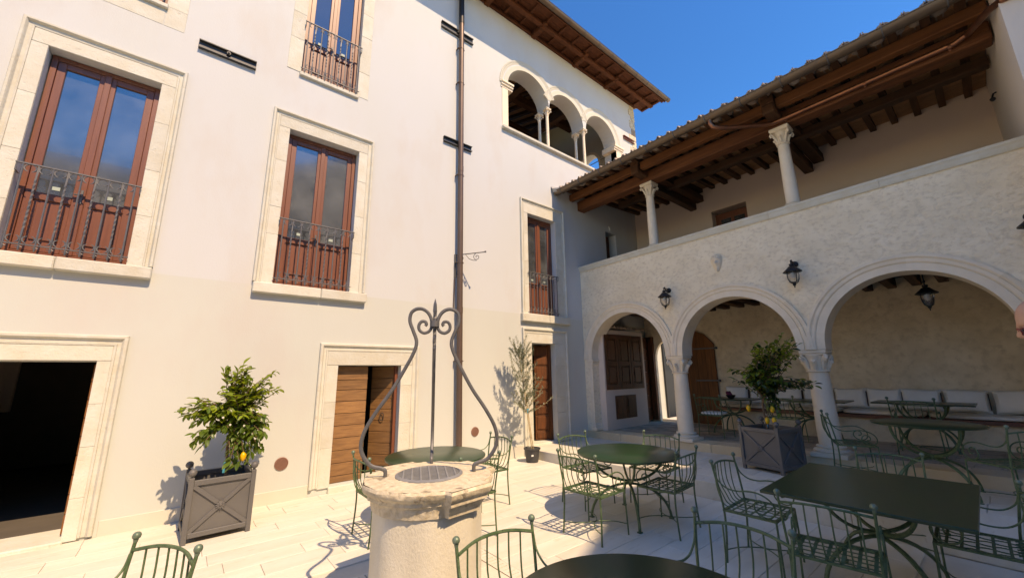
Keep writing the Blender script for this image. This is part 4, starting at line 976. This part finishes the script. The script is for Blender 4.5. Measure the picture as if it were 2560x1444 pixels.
q = MB(); q.tube([(WX+.01, WY, 1.93+.03*k) for k in range(9)], .014, 4, twist=.5); q.tube([(WX+.01, WY, 2.17+.02*k) for k in range(4)], [.014, .014, .014, .014], 4, twist=.5); q.tube([(WX+.01, WY, 2.22), (WX+.01, WY, 2.25), (WX+.01, WY, 2.31), (WX+.01, WY, 2.36)], [.012, .02, .016, .001], 4); put('spike', q, 'iron', ot)
q = MB(); q.lathe([(.040, 2.115), (.040, 2.165)], (WX+.01, WY, 0), 12); put('collar', q, 'iron', ot)

# ================================================================== FURNITURE
def chair_proto():
    t = thing('garden_chair', '', 'chair', (0, 0, 0)); W_, D_ = .255, .215
    for sx in (-1, 1):
        q = MB(); q.tube(spl([(sx*W_, -D_-.02, 0), (sx*(W_-.005), -D_, .25), (sx*(W_-.01), -D_, .45), (sx*W_, -D_-.03, .66), (sx*(W_+.005), -D_-.06, .83)], 4), .0095, 6); put('leg', q, 'green', t, smooth=True, org=(0, 0, 0))
        q = MB(); q.tube([(sx*(W_+.012), D_+.012, 0), (sx*W_, D_, .45)], .0085, 6); put('leg', q, 'green', t, smooth=True, org=(0, 0, 0))
        q = MB(); q.tube([(sx*(W_+.005), -D_-.06, .825), (sx*(W_+.005), -D_-.061, .84)], [.010, .013], 6); q.ball((sx*(W_+.006), -D_-.063, .858), .0215, 10); put('finial', q, 'ball', t, smooth=True, org=(0, 0, 0))
        # arm: swings forward and curls down into a scroll on the seat edge
        a = [(-D_-.045, .775), (-D_-.02, .70), (-D_+.05, .645), (-D_+.14, .635), (-D_+.23, .650), (-D_+.32, .648), (-D_+.40, .61), (-D_+.435, .55), (-D_+.42, .49), (-D_+.37, .462), (-D_+.31, .475), (-D_+.275, .52), (-D_+.285, .57), (-D_+.325, .592), (-D_+.362, .57), (-D_+.362, .535), (-D_+.338, .525)]
        q = MB(); q.tube(spl([(sx*(W_+.004), y_, z_) for y_, z_ in a], 4), .0068, 6); q.ball((sx*(W_+.004), -D_+.338, .527), .011, 6); put('arm', q, 'green', t, smooth=True, org=(0, 0, 0))
        # stretchers bow in to meet in the middle
        q = MB(); q.tube(spl([(sx*(W_), -D_-.01, .11), (sx*.13, -D_*.75, .115), (sx*.02, -.04, .12), (sx*.012, .04, .12), (sx*.13, D_*.8, .115), (sx*(W_+.008), D_+.008, .11)], 5), .0055, 5); put('stretcher', q, 'green', t, smooth=True, org=(0, 0, 0))
    q = MB(); q.tube(spl([(-W_, -D_-.05, .79), (-W_*.5, -D_-.092, .812), (0, -D_-.105, .818), (W_*.5, -D_-.092, .812), (W_, -D_-.05, .79)], 5), .0095, 6); put('back_rail', q, 'green', t, smooth=True, org=(0, 0, 0))
    for i in range(6):
        u = -1+2*(i+1)/7; x = u*W_; yb = -D_-.05-.055*(1-u*u)
        q = MB(); q.tube(spl([(x, yb, .79+.022*(1-u*u)), (x, yb+.005, .64), (x*.98, -D_-.05, .53), (x*.96, -D_-.02, .475), (x*.95, -D_+.03, .452)], 4), .0055, 5); put('spindle', q, 'green', t, smooth=True, org=(0, 0, 0))
    q = MB()
    for (a, b, c, d) in ((-W_, W_, -D_-.008, -D_+.016), (-W_, W_, D_-.016, D_+.008), (-W_-.008, -W_+.012, -D_, D_), (W_-.012, W_+.008, -D_, D_)): q.box(a, b, c, d, .436, .452)
    put('seat_frame', q, 'green', t, org=(0, 0, 0))
    for i in range(6):
        x = -W_+.045+(2*W_-.09)*i/5; q = MB(); n = 12
        vs = []
        for k in range(n+1):
            y_ = -D_+2*D_*k/n; z_ = .447+.003*(1 if (k//2+i) % 2 else -1); vs += [(x-.011, y_, z_), (x+.011, y_, z_)]
        vs += [(a, b, c-.003) for a, b, c in vs]; m_ = 2*(n+1)
        q.add(vs, [(2*k, 2*k+1, 2*k+3, 2*k+2) for k in range(n)]+[(m_+2*k, m_+2*k+1, m_+2*k+3, m_+2*k+2) for k in range(n)]+[(2*k, 2*k+2, m_+2*k+2, m_+2*k) for k in range(n)]+[(2*k+1, 2*k+3, m_+2*k+3, m_+2*k+1) for k in range(n)])
        put('strap', q, 'green', t, org=(0, 0, 0))
    for i in range(5):
        y_ = -D_+.06+(2*D_-.12)*i/4; q = MB(); q.box(-W_, W_, y_-.009, y_+.009, .4445, .4475); put('strap', q, 'green', t, org=(0, 0, 0))
    return t
proto = chair_proto(); first = [True]
def chair(x, y, z, rz, label, group, lean=0):
    if first[0]:
        proto.location = (x, y, z); proto.rotation_euler = (0, 0, R(rz)); proto['label'] = label; proto['group'] = group; WL[proto.name] = Vector((x, y, z)); first[0] = False; return proto
    return dup_tree(proto, (x, y, z), R(rz), label, group)
G = 'green wrought iron garden chairs'
def fz_(x, y): return fz(y) if x > XB else tz(y) if x > 5.82 else 0
chair(3.70, 3.11, 0, -88, 'green iron chair, back to the well, at the middle round table', G)
chair(4.45, 3.84, 0, 174, 'green iron chair on the wall side of the middle round table, near the step', G)
chair(5.13, 3.22, 0, 96, 'green iron chair behind the middle round table in front of the left arch column', G)
chair(4.44, 2.66, 0, 4, 'green iron chair at the right side of the middle round table, seen in profile', G)
chair(4.33, 1.66, 0, 181, 'green iron chair at the left end of the rectangular table near the planter', G)
chair(3.74, .96, 0, -82, 'green iron chair, back to the viewer, at the near side of the rectangular table', G)
chair(4.74, .33, 0, 2, 'green iron chair seen edge-on at the right end of the rectangular table', G)
chair(5.62, .91, 0, 92, 'green iron chair behind the rectangular table, only its back showing', G)
chair(1.48, 1.70, 0, 178, 'green iron chair in the sun at the bottom, just right of the well', G)
chair(2.35, 1.11, 0, 93, 'green iron chair at the bottom right of the cut-off front table', G)
chair(-.20, 2.87, 0, 120, 'green iron chair back at the bottom left below the first planter', G)
chair(1.90, 4.62, 0, -90, 'green iron chair left of the well, at the table behind it', G)
chair(3.38, 4.75, 0, 88, 'green iron chair right of the well on the wall side of the table behind it', G)
chair(2.58, 3.99, 0, 2, 'green iron chair right behind the well rim, tucked at the table behind it', G)
chair(7.55, 1.52, tz(1.5), 200, 'green iron chair on the step left of the round table by the right arch', G)
chair(7.05, .10, tz(.1), -42, 'green iron chair on the step right of the round table by the right arch', G)
c_l1 = chair(8.84, 4.02, fz(4), -90, 'iron chair with a white seat pad inside the middle arch', G)
chair(9.05, .98, fz(1), -90, 'iron chair inside the right arch in front of the bench table', G)
chair(9.00, 2.78, fz(2.8), -90, 'iron chair inside the arcade behind the right-hand lemon tree', G)
put('chair_pad', softbox(8.63, 9.03, 3.80, 4.24, fz(4)+.455, fz(4)+.51), 'white', None, label='white seat pad on the chair inside the middle arch', cat='cushion', smooth=True)

def table_leg(q, a, r1, r2, zt, zc, r=.018, cx=0, cy=0):
    ca, sa = cos(a), sin(a)
    up_ = [(r1*sin(t_), zt-(zt-zc-.015)*cos(t_)) if False else (r1*(1-cos(t_))*0+r1*sin(pi/2-t_), zc+.015+(zt-zc-.015)*(1-cos(pi/2-t_))) for t_ in [pi/2*i/10 for i in range(11)]]
    lo = [(r2*sin(t_), (zc-.015)*cos(t_)) for t_ in [pi/2*i/10*.97 for i in range(11)]]
    q.tube([(cx+ca*a_, cy+sa*a_, b_) for a_, b_ in up_], r, 6, ry=r*.8); q.tube([(cx+ca*a_, cy+sa*a_, b_) for a_, b_ in lo], r, 6, ry=r*.8)
    e = lo[-1]; q.box(cx+ca*e[0]-.022, cx+ca*e[0]+.022, cy+sa*e[0]-.022, cy+sa*e[0]+.022, 0, .012)
def table(x, y, z, shape, size, label, rz=0, h=.745, group=None):
    t = thing('garden_table', label, 'table', (x, y, z), group); ox = Vector((x, y, z))
    q = MB()
    if shape == 'round': q.lathe([(.002, h-.003), (size-.012, h-.003), (size-.002, h-.022), (size, h-.018), (size, h-.004), (size-.006, h), (.002, h)], n=64)
    else:
        sx, sy = size; q.box(-sx/2, sx/2, -sy/2, sy/2, h-.024, h, c=.004)
    q.v = [tuple(Matrix.Rotation(R(rz), 4, 'Z') @ Vector(v)+ox) for v in q.v]; put('table_top', q, 'top', t, smooth=(shape == 'round'))
    r1 = .42 if shape == 'round' else .40
    for k in range(4):
        q = MB(); table_leg(q, pi/4+k*pi/2+.0, r1, .47, h-.03, .40); q.v = [tuple(Matrix.Rotation(R(rz), 4, 'Z') @ Vector(v)+ox) for v in q.v]; put('leg', q, 'green', t, smooth=True)
    q = MB(); q.lathe([(.03, .375), (.03, .425)], (x, y, z), 8); q.tube([(x+.42*cos(a), y+.42*sin(a), z+h-.03) for a in [2*pi*i/28 for i in range(28)]], .008, 5, closed=True); put('hub', q, 'green', t)
    return t
table(4.40, 3.13, 0, 'round', .615, 'round green iron table in the middle of the yard with four chairs')
table(2.55, 4.62, 0, 'round', .61, 'round green table behind the well, partly in glare')
table(1.57, 1.07, 0, 'round', .60, 'round green table cut off by the bottom edge of the picture')
table(4.56, .86, 0, 'rect', (1.46, 1.19), 'large rectangular dark green table at the lower right', rz=1, h=.75)
table(7.30, .72, tz(.7), 'round', .52, 'round table on the upper step in front of the right arch', h=.80)
table(9.72, 3.98, fz(4), 'rect', (.74, 1.05), 'rectangular table in the middle arch with a bowl of purple flowers')
table(9.72, 2.50, fz(2.5), 'rect', (.74, 1.20), 'rectangular table behind the right-hand column')
table(9.78, .95, fz(1), 'rect', (.72, 1.22), 'rectangular table in front of the bench inside the right arch')
t = thing('flower_bowl', 'small bowl of purple flowers on the table inside the middle arch', 'flowers', (9.7, 4.0, fz(4)+.745))
q = MB(); zb = fz(4)+.745; q.lathe([(.05, zb), (.09, zb+.04), (.10, zb+.07)], (9.7, 4.0, 0), 14); put('bowl', q, 'black', t, smooth=True)
M['purple'] = mat('purple_petal', (.18,.02,.06), .7)
for i in range(9): q = MB(); q.ball((9.7+jit(.09), 4.0+jit(.10), zb+.085+RNG.uniform(0, .04)), .035, 6); put('bloom', q, 'purple', t)

# ================================================================== PLANTERS AND PLANTS
def planter(label, x, y, z, rz, s=.62, h=.60):
    t = thing('planter', label, 'planter', (x, y, z)); mt = Matrix.Translation((x, y, z)) @ Matrix.Rotation(R(rz), 4, 'Z'); H = s/2; pw = .048
    def P(nm, q, ma='planter', **k): q.v = [tuple(mt @ Vector(v)) for v in q.v]; return put(nm, q, ma, t, **k)
    for sx in (-1, 1):
        for sy in (-1, 1):
            cx, cy = sx*(H-pw/2), sy*(H-pw/2); q = MB(); q.box(cx-pw/2, cx+pw/2, cy-pw/2, cy+pw/2, 0, h+.055, c=.004); P('corner_post', q)
            q = MB(); q.lathe([(.012, h+.055), (.014, h+.07)], (cx, cy, 0), 8); q.ball((cx, cy, h+.105), .040, 14); P('ball_finial', q, smooth=True)
    for k in range(4):
        r4 = Matrix.Rotation(k*pi/2, 4, 'Z')
        def L4(nm, q, **kk): q.v = [tuple(r4 @ Vector(v)) for v in q.v]; return P(nm, q, **kk)
        q = MB(); q.box(-H+pw, H-pw, -H+.026, -H+.034, .07, h-.01); L4('side_panel', q)
        q = MB(); q.box(-H+pw, H-pw, -H+.004, -H+.044, h-.03, h+.025, c=.004); L4('top_rail', q)
        q = MB(); q.box(-H+pw, H-pw, -H+.004, -H+.044, .055, .105, c=.004); L4('bottom_rail', q)
        a = math.atan2(h-.03-.105, s-2*pw); ln = math.hypot(h-.135, s-2*pw)/2
        for sg in (-1, 1):
            q = MB(); m2 = Matrix.Translation((0, -H+.016+(.002 if sg > 0 else 0), (h+.075)/2)) @ Matrix.Rotation(-sg*a, 4, 'Y'); q.box(-ln, ln, -.009, .009, -.021, .021, c=.003, mt=m2); L4('diagonal_brace', q)
        q = MB(); m2 = Matrix.Translation((0, -H+.008, (h+.075)/2)) @ Matrix.Rotation(R(90), 4, 'X'); q.lathe([(.036, -.004), (.038, .004), (.022, .010), (.018, .006), (.010, .014), (.001, .015)], n=14, mt=m2)
        for j in range(12): q.box(-.004, .004, .018, .050, -.002, .010, c=.001, mt=m2 @ Matrix.Rotation(2*pi*j/12, 4, 'Z'))
        L4('rosette', q)
    q = MB(); q.box(-H+.04, H-.04, -H+.04, H-.04, .05, h-.10); P('soil', q, 'soil')
    return t
planter('square graphite metal planter with ball finials in the sun against the front wall', .49, 6.06, 0, 2)
planter('square graphite metal planter with ball finials in shade before the right-hand column', 7.24, 2.47, tz(2.5), -103)

def leaf_mesh(L_, W_, bend):
    q = MB(); n = 5; vs = []
    for i in range(n+1):
        t_ = i/n; w_ = W_/2*sin(pi*min(1, t_*.96+.02))**.8; y_ = L_*t_; z_ = -bend*L_*t_*t_
        vs += [(-w_, y_, z_+w_*.35), (0, y_, z_), (w_, y_, z_+w_*.35)]
    fs = []
    for i in range(n): a = 3*i; fs += [(a, a+1, a+4, a+3), (a+1, a+2, a+5, a+4)]
    return q.add(vs, fs)
def lmesh(name, q, ma):
    me = bpy.data.meshes.new(name); me.from_pydata(q.v, [], q.f); me.materials.append(M[ma]); me.polygons.foreach_set('use_smooth', [True]*len(me.polygons)); return me
LM = {}
for ma in ('leaf', 'leafy', 'leafd'): LM[ma] = [lmesh('leaf', leaf_mesh(l, w_, b), ma) for l, w_, b in ((.095, .050, .25), (.078, .042, .4), (.112, .054, .12))]
def leaf_mat(p, d, rr, sc):
    d = d.normalized(); upv = Vector((rr.uniform(-.5, .5), rr.uniform(-.5, .5), 1)); s_ = d.cross(upv).normalized(); n_ = s_.cross(d)
    m_ = Matrix.Identity(4)
    for i in range(3): m_[i][0], m_[i][1], m_[i][2], m_[i][3] = s_[i]*sc, d[i]*sc, n_[i]*sc, p[i]
    return m_
def lemon_tree(label, base, zt, blobs, seed, shade, lemons, flowers, ntw, zyoung):
    rr = random.Random(seed); t = thing('lemon_tree', label, 'tree', base); bx, by, bz = base; lst = []
    q = MB(); tr = [(bx, by, bz), (bx+.01, by, bz+(zt-bz)*.35), (bx-.012, by+.01, bz+(zt-bz)*.7), (bx+.01, by, zt), (bx+.02, by, zt+.2)]
    q.tube(spl(tr, 4), .016, 8); q.tube([(bx+.02, by-.02, bz), (bx+.022, by-.018, zt+.1)], .006, 5); put('trunk', q, 'bark', t, smooth=True)
    wts = [b[6] for b in blobs]
    for k in range(ntw):
        b = rr.choices(blobs, wts)[0]
        while True:
            u = Vector((rr.uniform(-1, 1), rr.uniform(-1, 1), rr.uniform(-1, 1)))
            if .35 < u.length < 1: break
        tip = Vector((b[0]+u.x*b[3], b[1]+u.y*b[4], b[2]+u.z*b[5])); st = Vector((bx+.01, by, zt+rr.uniform(-.05, .30)*min(1, (tip.z-zt)/.3+.6)))
        mid = (st+tip)/2+Vector((rr.uniform(-.04, .04), rr.uniform(-.04, .04), .06 if tip.z > zt else .12))
        pts = spl([st, mid, tip], 6)
        q = MB(); q.tube(pts, [.0065-.004*i/len(pts) for i in range(len(pts))], 5); put('twig', q, 'bark', t)
        n = rr.randint(9, 13); j0 = int(len(pts)*.30)
        for i in range(n):
            f_ = j0+(len(pts)-1-j0)*i/(n-1); a = int(min(f_, len(pts)-2)); p = pts[a].lerp(pts[a+1], f_-a); dr = (pts[a+1]-pts[a]).normalized()
            sd = dr.cross(Vector((0, 0, 1))).normalized()*(1 if i % 2 else -1)
            d = dr*rr.uniform(.3, .9)+sd*rr.uniform(.4, 1)+Vector((rr.uniform(-.3, .3), rr.uniform(-.3, .3), rr.uniform(-.7, .35)))
            young = p.z > zyoung+rr.uniform(-.2, .2)
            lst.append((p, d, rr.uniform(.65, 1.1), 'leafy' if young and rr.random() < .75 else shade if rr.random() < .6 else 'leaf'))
    rr.shuffle(lst); camp = Vector((0, 0, 1.72)); lst.sort(key=lambda e: (e[0]-camp).length)
    objs = lst[:300]; rest = lst[300:]
    for p, d, sc, ma in objs:
        o = bpy.data.objects.new('leaf', rr.choice(LM[ma])); COL.objects.link(o); o.parent = t; m_ = leaf_mat(p-Vector(base), d, rr, sc); o.matrix_local = m_
    for ma in ('leaf', 'leafy', 'leafd'):
        q = MB()
        for p, d, sc, m2 in rest:
            if m2 != ma: continue
            me = rr.choice(LM[ma]); mm = leaf_mat(p, d, rr, sc); q.add([mm @ v.co for v in me.vertices], [tuple(f.vertices) for f in me.polygons])
        if q.v: put('inner_foliage', q, ma, t, kind='stuff', smooth=True)
    for (x, y, z) in lemons:
        q = MB(); q.lathe([(.002, z-.062), (.008, z-.056), (.022, z-.040), (.031, z-.012), (.031, z+.012), (.020, z+.035), (.006, z+.045)], (x, y, 0), 12); put('lemon', q, 'lemon', t, smooth=True)
        q = MB(); q.tube([(x, y, z+.04), (x+(bx-x)*.2, y+(by-y)*.2, z+.14)], .003, 4); put('stalk', q, 'bark', t)
    for (x, y, z) in flowers:
        q = MB()
        for k in range(5): a = 2*pi*k/5; q.ball((x+.007*cos(a), y+.003, z+.007*sin(a)), .005, 5, sc=(1, .5, 1.3))
        put('blossom', q, 'petal', t)
    q = MB(); q.box(bx-.035, bx-.012, by-.03, by-.018, bz+.12, bz+.24, c=.003); q.tube([(bx+.02*cos(a), by+.02*sin(a), bz+.21) for a in [2*pi*i/8 for i in range(8)]], .004, 4, closed=True); put('name_tag', q, 'blue', t)
    return t
lemon_tree('bushy young lemon tree with bright yellow-green leaves in the sunlit planter', (.53, 6.03, .50), 1.05,
    [(.60, 5.98, 1.40, .27, .24, .40, 6), (.17, 5.94, 1.34, .16, .14, .16, 2.4), (.24, 5.92, 1.08, .13, .12, .14, 1.2), (.50, 5.98, 1.78, .14, .12, .15, 1.8), (.84, 5.96, 1.62, .18, .14, .20, 2.2), (.74, 5.88, 1.05, .20, .16, .26, 3.0), (.64, 5.84, .82, .12, .10, .12, 1.4)], 11, 'leaf',
    [(.66, 5.78, .82)], [(.55+jit(.35), 5.80, 1.2+jit(.25)) for _ in range(6)], 185, 1.30)
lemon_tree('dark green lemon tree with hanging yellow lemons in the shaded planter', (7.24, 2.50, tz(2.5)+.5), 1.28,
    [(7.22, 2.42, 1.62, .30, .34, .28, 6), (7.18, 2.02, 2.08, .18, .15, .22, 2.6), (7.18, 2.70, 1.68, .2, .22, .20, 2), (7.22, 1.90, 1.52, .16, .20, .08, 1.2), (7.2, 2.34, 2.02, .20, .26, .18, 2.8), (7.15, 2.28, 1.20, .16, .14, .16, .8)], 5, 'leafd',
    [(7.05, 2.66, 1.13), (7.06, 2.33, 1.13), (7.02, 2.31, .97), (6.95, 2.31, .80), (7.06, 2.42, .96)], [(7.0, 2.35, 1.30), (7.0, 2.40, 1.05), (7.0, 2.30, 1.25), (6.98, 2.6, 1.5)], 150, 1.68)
# olive sapling in a nursery pot
ol = thing('olive_tree', 'thin grey-green olive sapling in a black plastic pot against the sunlit wall', 'tree', (5.57, 6.20, .03))
rr = random.Random(4)
q = MB(); q.tube(spl([(5.58, 6.22, .2), (5.54, 6.23, .6), (5.47, 6.25, 1.1), (5.40, 6.27, 1.7), (5.33, 6.28, 2.2)], 5), [.011-.0004*i for i in range(21)], 6); put('trunk', q, 'cane', ol, smooth=True)
q = MB(); q.tube([(5.61, 6.20, .2), (5.45, 6.24, 1.35)], .008, 6); put('cane_stake', q, 'cane', ol)
q = MB(); ob = []
for k in range(95):
    f_ = rr.uniform(.35, 1); st = Vector((5.58-.25*f_, 6.22+.06*f_, .2+2.0*f_)); a = rr.uniform(-pi, pi); ln = rr.uniform(.22, .48)*(1.25-f_*.5)
    tip = st+Vector((cos(a)*ln*.8, sin(a)*ln*.45-.04, ln*rr.uniform(.2, 1.1)))
    if k < 6: tip = st+Vector((jit(.12), -.03, .28+.12*rr.random())) if f_ > .8 else tip
    ob.append(spl([st, (st+tip)/2+Vector((cos(a)*.05, 0, .0)), tip], 6))
ob.append(spl([Vector((5.50, 6.22, .95)), Vector((5.75, 6.10, 1.05)), Vector((6.02, 6.02, 1.22))], 8)); ob.append(spl([Vector((5.42, 6.22, 1.2)), Vector((5.62, 6.10, 1.4)), Vector((5.78, 6.05, 1.62))], 8))
ob.append(spl([Vector((5.36, 6.25, 1.8)), Vector((5.26, 6.2, 2.2)), Vector((5.20, 6.2, 2.46))], 8)); ob.append(spl([Vector((5.38, 6.25, 1.8)), Vector((5.42, 6.2, 2.1)), Vector((5.42, 6.2, 2.36))], 8)); ob.append(spl([Vector((5.3, 6.25, 1.5)), Vector((5.08, 6.2, 1.9)), Vector((5.04, 6.2, 2.1))], 8))
for b in ob: q.tube(b, .0022, 4)
put('twigs', q, 'cane', ol, kind='stuff')
q = MB(); me = leaf_mesh(.052, .0095, .15)
for b in ob:
    for i in range(1, len(b)-1):
        for s_ in range(5):
            p = b[i].lerp(b[i+1], rr.random()); dr = (b[i+1]-b[i]).normalized(); sd = dr.orthogonal().normalized(); sd.rotate(Quaternion(dr, rr.uniform(0, 2*pi)))
            mm = leaf_mat(p, dr*.8+sd*.75, rr, rr.uniform(.7, 1.1)); q.add([mm @ Vector(v) for v in me.v], me.f)
put('foliage', q, 'olive', ol, kind='stuff')
q = MB(); q.tube([(5.50+.03*cos(a), 6.23+.03*sin(a), 1.0+.01*sin(2*a)) for a in [2*pi*i/10 for i in range(10)]], .008, 5, closed=True); q.box(5.46, 5.475, 6.19, 6.20, .93, 1.02); put('blue_tie', q, 'blue', ol)
q = MB(); q.lathe([(.118, .003), (.12, .01), (.152, .235), (.168, .238), (.170, .262), (.160, .264), (.150, .24)], (5.57, 6.20, 0), 28)
put('pot', q, 'pot', ol, smooth=True); q = MB(); q.lathe([(.148, .215), (.15, .228), (.001, .236)], (5.57, 6.20, 0), 20); put('soil', q, 'soil', ol)
q = MB(); q.box(5.44, 5.49, 6.072, 6.08, .13, .16, mt=None); put('label_tag', q, 'whitehard', ol)

# ================================================================== PERSON at the right edge
ps = thing('person', 'bald person in red framed spectacles leaning in at the right edge of the picture', 'person', (3.10, -.45, 0))
def skin_mesh(name, nodes, edges, ma, parent, root=0):
    me = bpy.data.meshes.new(name); wl = WL[parent.name]; me.from_pydata([tuple(Vector(n[:3])-wl) for n in nodes], edges, []); me.materials.append(M[ma])
    o = bpy.data.objects.new(name, me); link(o, parent, wl)
    me.skin_vertices.new() if hasattr(me.skin_vertices, 'new') and not me.skin_vertices else None
    o.modifiers.new('skin', 'SKIN'); sv = me.skin_vertices[0].data if me.skin_vertices else None
    if sv:
        for i, n in enumerate(nodes): sv[i].radius = (n[3], n[4] if len(n) > 4 else n[3])
        sv[root].use_root = True
    o.modifiers.new('sub', 'SUBSURF').render_levels = 2; o.modifiers['sub'].levels = 2
    me.polygons.foreach_set('use_smooth', [True]*len(me.polygons)); o.modifiers['skin'].use_smooth_shade = True
    return o
px, py = 3.10, -.455
N_ = [(px, py, 1.02, .15, .12), (px, py+.01, 1.18, .14, .11), (px, py+.07, 1.42, .17, .11), (px, py+.13, 1.62, .065), (px, py+.17, 1.74, .06),
      (px-.09, py, .92, .10), (px-.10, py+.03, .50, .065), (px-.10, py, .10, .045), (px-.10, py+.14, .05, .04),
      (px+.09, py, .92, .10), (px+.10, py-.03, .50, .065), (px+.10, py-.06, .10, .045), (px+.10, py+.08, .05, .04),
      (px-.20, py+.06, 1.45, .06), (px-.25, py+.03, 1.18, .045), (px-.22, py+.14, .96, .035), (px+.20, py+.06, 1.45, .06), (px+.25, py+.02, 1.18, .045), (px+.23, py+.13, .96, .035)]
E_ = [(0,1),(1,2),(2,3),(3,4),(0,5),(5,6),(6,7),(7,8),(0,9),(9,10),(10,11),(11,12),(2,13),(13,14),(14,15),(2,16),(16,17),(17,18)]
skin_mesh('body', N_, E_, 'shirt', ps)
# head: shaped from a sphere, face turned towards the wall side (+Y), tipped down
q = MB(); hc = Vector((px-.01, py+.270, 1.925)); nn = 26; vs = []; fs = []
hr = Matrix.Rotation(R(-22), 3, 'X')
def hd(u, v):   # u azimuth, v polar; local +Y face
    x, y, z = sin(v)*cos(u), sin(v)*sin(u), cos(v)
    X, Y, Z = x*.078, y*.098, z*.118
    if z < 0: X *= 1+.28*z; Y = Y*(1+.10*z)+.012*(-z)
    f = max(0, y)**3
    Y += f*(.030*math.exp(-((Z+.022)/.026)**2)*math.exp(-(X/.016)**2)+.010*math.exp(-((Z+.062)/.01)**2)*math.exp(-(X/.03)**2)+.008*math.exp(-((Z+.100)/.018)**2)*math.exp(-(X/.03)**2)+.006*math.exp(-((Z-.022)/.012)**2)
           -.012*math.exp(-((Z-.0)/.014)**2)*math.exp(-((abs(X)-.032)/.016)**2)-.006*math.exp(-((Z+.070)/.006)**2)*math.exp(-(X/.03)**2))
    return hc+hr @ Vector((X, Y, Z))
nu, nv = 56, 40
for j in range(nv+1):
    for i in range(nu): vs.append(hd(2*pi*i/nu, pi*j/nv+1e-4))
for j in range(nv):
    for i in range(nu): fs.append((j*nu+i, j*nu+(i+1) % nu, (j+1)*nu+(i+1) % nu, (j+1)*nu+i))
q.add(vs, fs)
for sx in (-1, 1):
    q.ball(tuple(hc+hr @ Vector((sx*.079, -.002, -.008))), .026, 8, sc=(.35, .7, 1.15))
q.tube([hc+hr @ Vector((0, -.035, -.08)), hc+Vector((0, -.10, -.17)), (px, py+.11, 1.62)], [.058, .056, .062], 12); put('head', q, 'skin', ps, smooth=True)
for sx in (-1, 1):
    q = MB(); q.ball(tuple(hc+hr @ Vector((sx*.032, .081, .0))), .012, 8); put('eye', q, 'whitehard', ps)
    q = MB(); q.ball(tuple(hc+hr @ Vector((sx*.032, .0915, .0))), .005, 6); put('iris', q, 'black', ps)
q = MB()
for sx in (-1, 1):
    q.tube([hc+hr @ Vector((sx*.034+.024*cos(a), .108-.004*abs(cos(a)), -.004+.017*sin(a))) for a in [2*pi*i/14 for i in range(14)]], .0028, 5, closed=True)
    q.tube([hc+hr @ Vector((sx*.058, .104, .004)), hc+hr @ Vector((sx*.080, .05, .006)), hc+hr @ Vector((sx*.084, -.01, .002)), hc+hr @ Vector((sx*.082, -.03, -.02))], .0028, 5)
q.tube([hc+hr @ Vector((-.010, .108, 0)), hc+hr @ Vector((.010, .108, 0))], .0025, 5); put('spectacles', q, 'glassred', ps)
q = MB()
for sx in (-1, 1): q.lathe([(.0235, 0), (.0001, .001)], n=14, mt=Matrix.Translation(hc+hr @ Vector((sx*.034, .1065, -.004))) @ hr.to_4x4() @ Matrix.Rotation(R(-90), 4, 'X'))
put('dark_lens', q, 'glassc', ps)
for sx in (-1, 1):      # hands with fingers
    hx, hy, hz = px+sx*.235, py+.15, .95
    q = MB(); q.tube([(hx, hy-.01, hz+.03), (hx, hy+.015, hz-.03), (hx, hy+.02, hz-.07)], [.026, .036, .034], 8, ry=.016)
    for k, L_ in enumerate((.06, .075, .08, .07)):
        fx = hy-.008+.02*k-.01; q.tube([(hx, fx, hz-.07), (hx-.004*sx, fx+.002, hz-.07-L_*.5), (hx-.014*sx, fx+.004, hz-.07-L_)], [.009, .0085, .006], 6)
    q.tube([(hx, hy+.035, hz-.02), (hx-.012*sx, hy+.055, hz-.05), (hx-.02*sx, hy+.058, hz-.08)], [.011, .010, .007], 6); put('hand', q, 'skin', ps, smooth=True)

# ================================================================== HOUSES BEHIND THE CAMERA (they shade the yard and show in the panes)
op = thing('opposite_house', 'ochre house closing the courtyard behind the viewer', 'building', (0, -7.2, 0))
prof = [(-14, 0), (18, 0), (18, 8.4), (7.95, 8.4), (7.9, 13.3), (7.1, 13.5), (6.0, 13.85), (4.3, 12.75), (3.7, 12.4), (2.9, 12.05), (1.0, 11.7), (.5, 9.95), (-6, 9.9), (-6.1, 6.5), (-14, 6.4)]
q = MB(); hs = [[(a, b), (a+1.1, b), (a+1.1, b+1.7), (a, b+1.7)] for b in (1, 4.3) for a in (-12, -8.5, -5, -1.8, 2.4, 5.6, 8.8, 12.2)]+[[(a, 7.4), (a+1.1, 7.4), (a+1.1, 9.1), (a, 9.1)] for a in (-5, -1.8, 2.4, 5.6)]
q.plate(prof, hs, .5, lambda u, v, d: (u, -7.0-d, v)); put('wall', q, 'oppos', op)
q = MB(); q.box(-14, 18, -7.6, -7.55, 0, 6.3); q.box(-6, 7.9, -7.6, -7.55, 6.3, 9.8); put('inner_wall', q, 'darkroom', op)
for h_ in hs: q = MB(); q.box(h_[0][0], h_[1][0], -7.25, -7.2, h_[0][1], h_[2][1]); put('window', q, 'glassc', op)
sd = thing('side_house', 'low cream house closing the courtyard on the left, outside the picture', 'building', (-12, 0, 0))
q = MB(); q.box(-14, -12, -7, 6.6, 0, 5.0); put('wall', q, 'wingp', sd)
sky.ground_albedo = .4 if hasattr(sky, 'ground_albedo') else 0
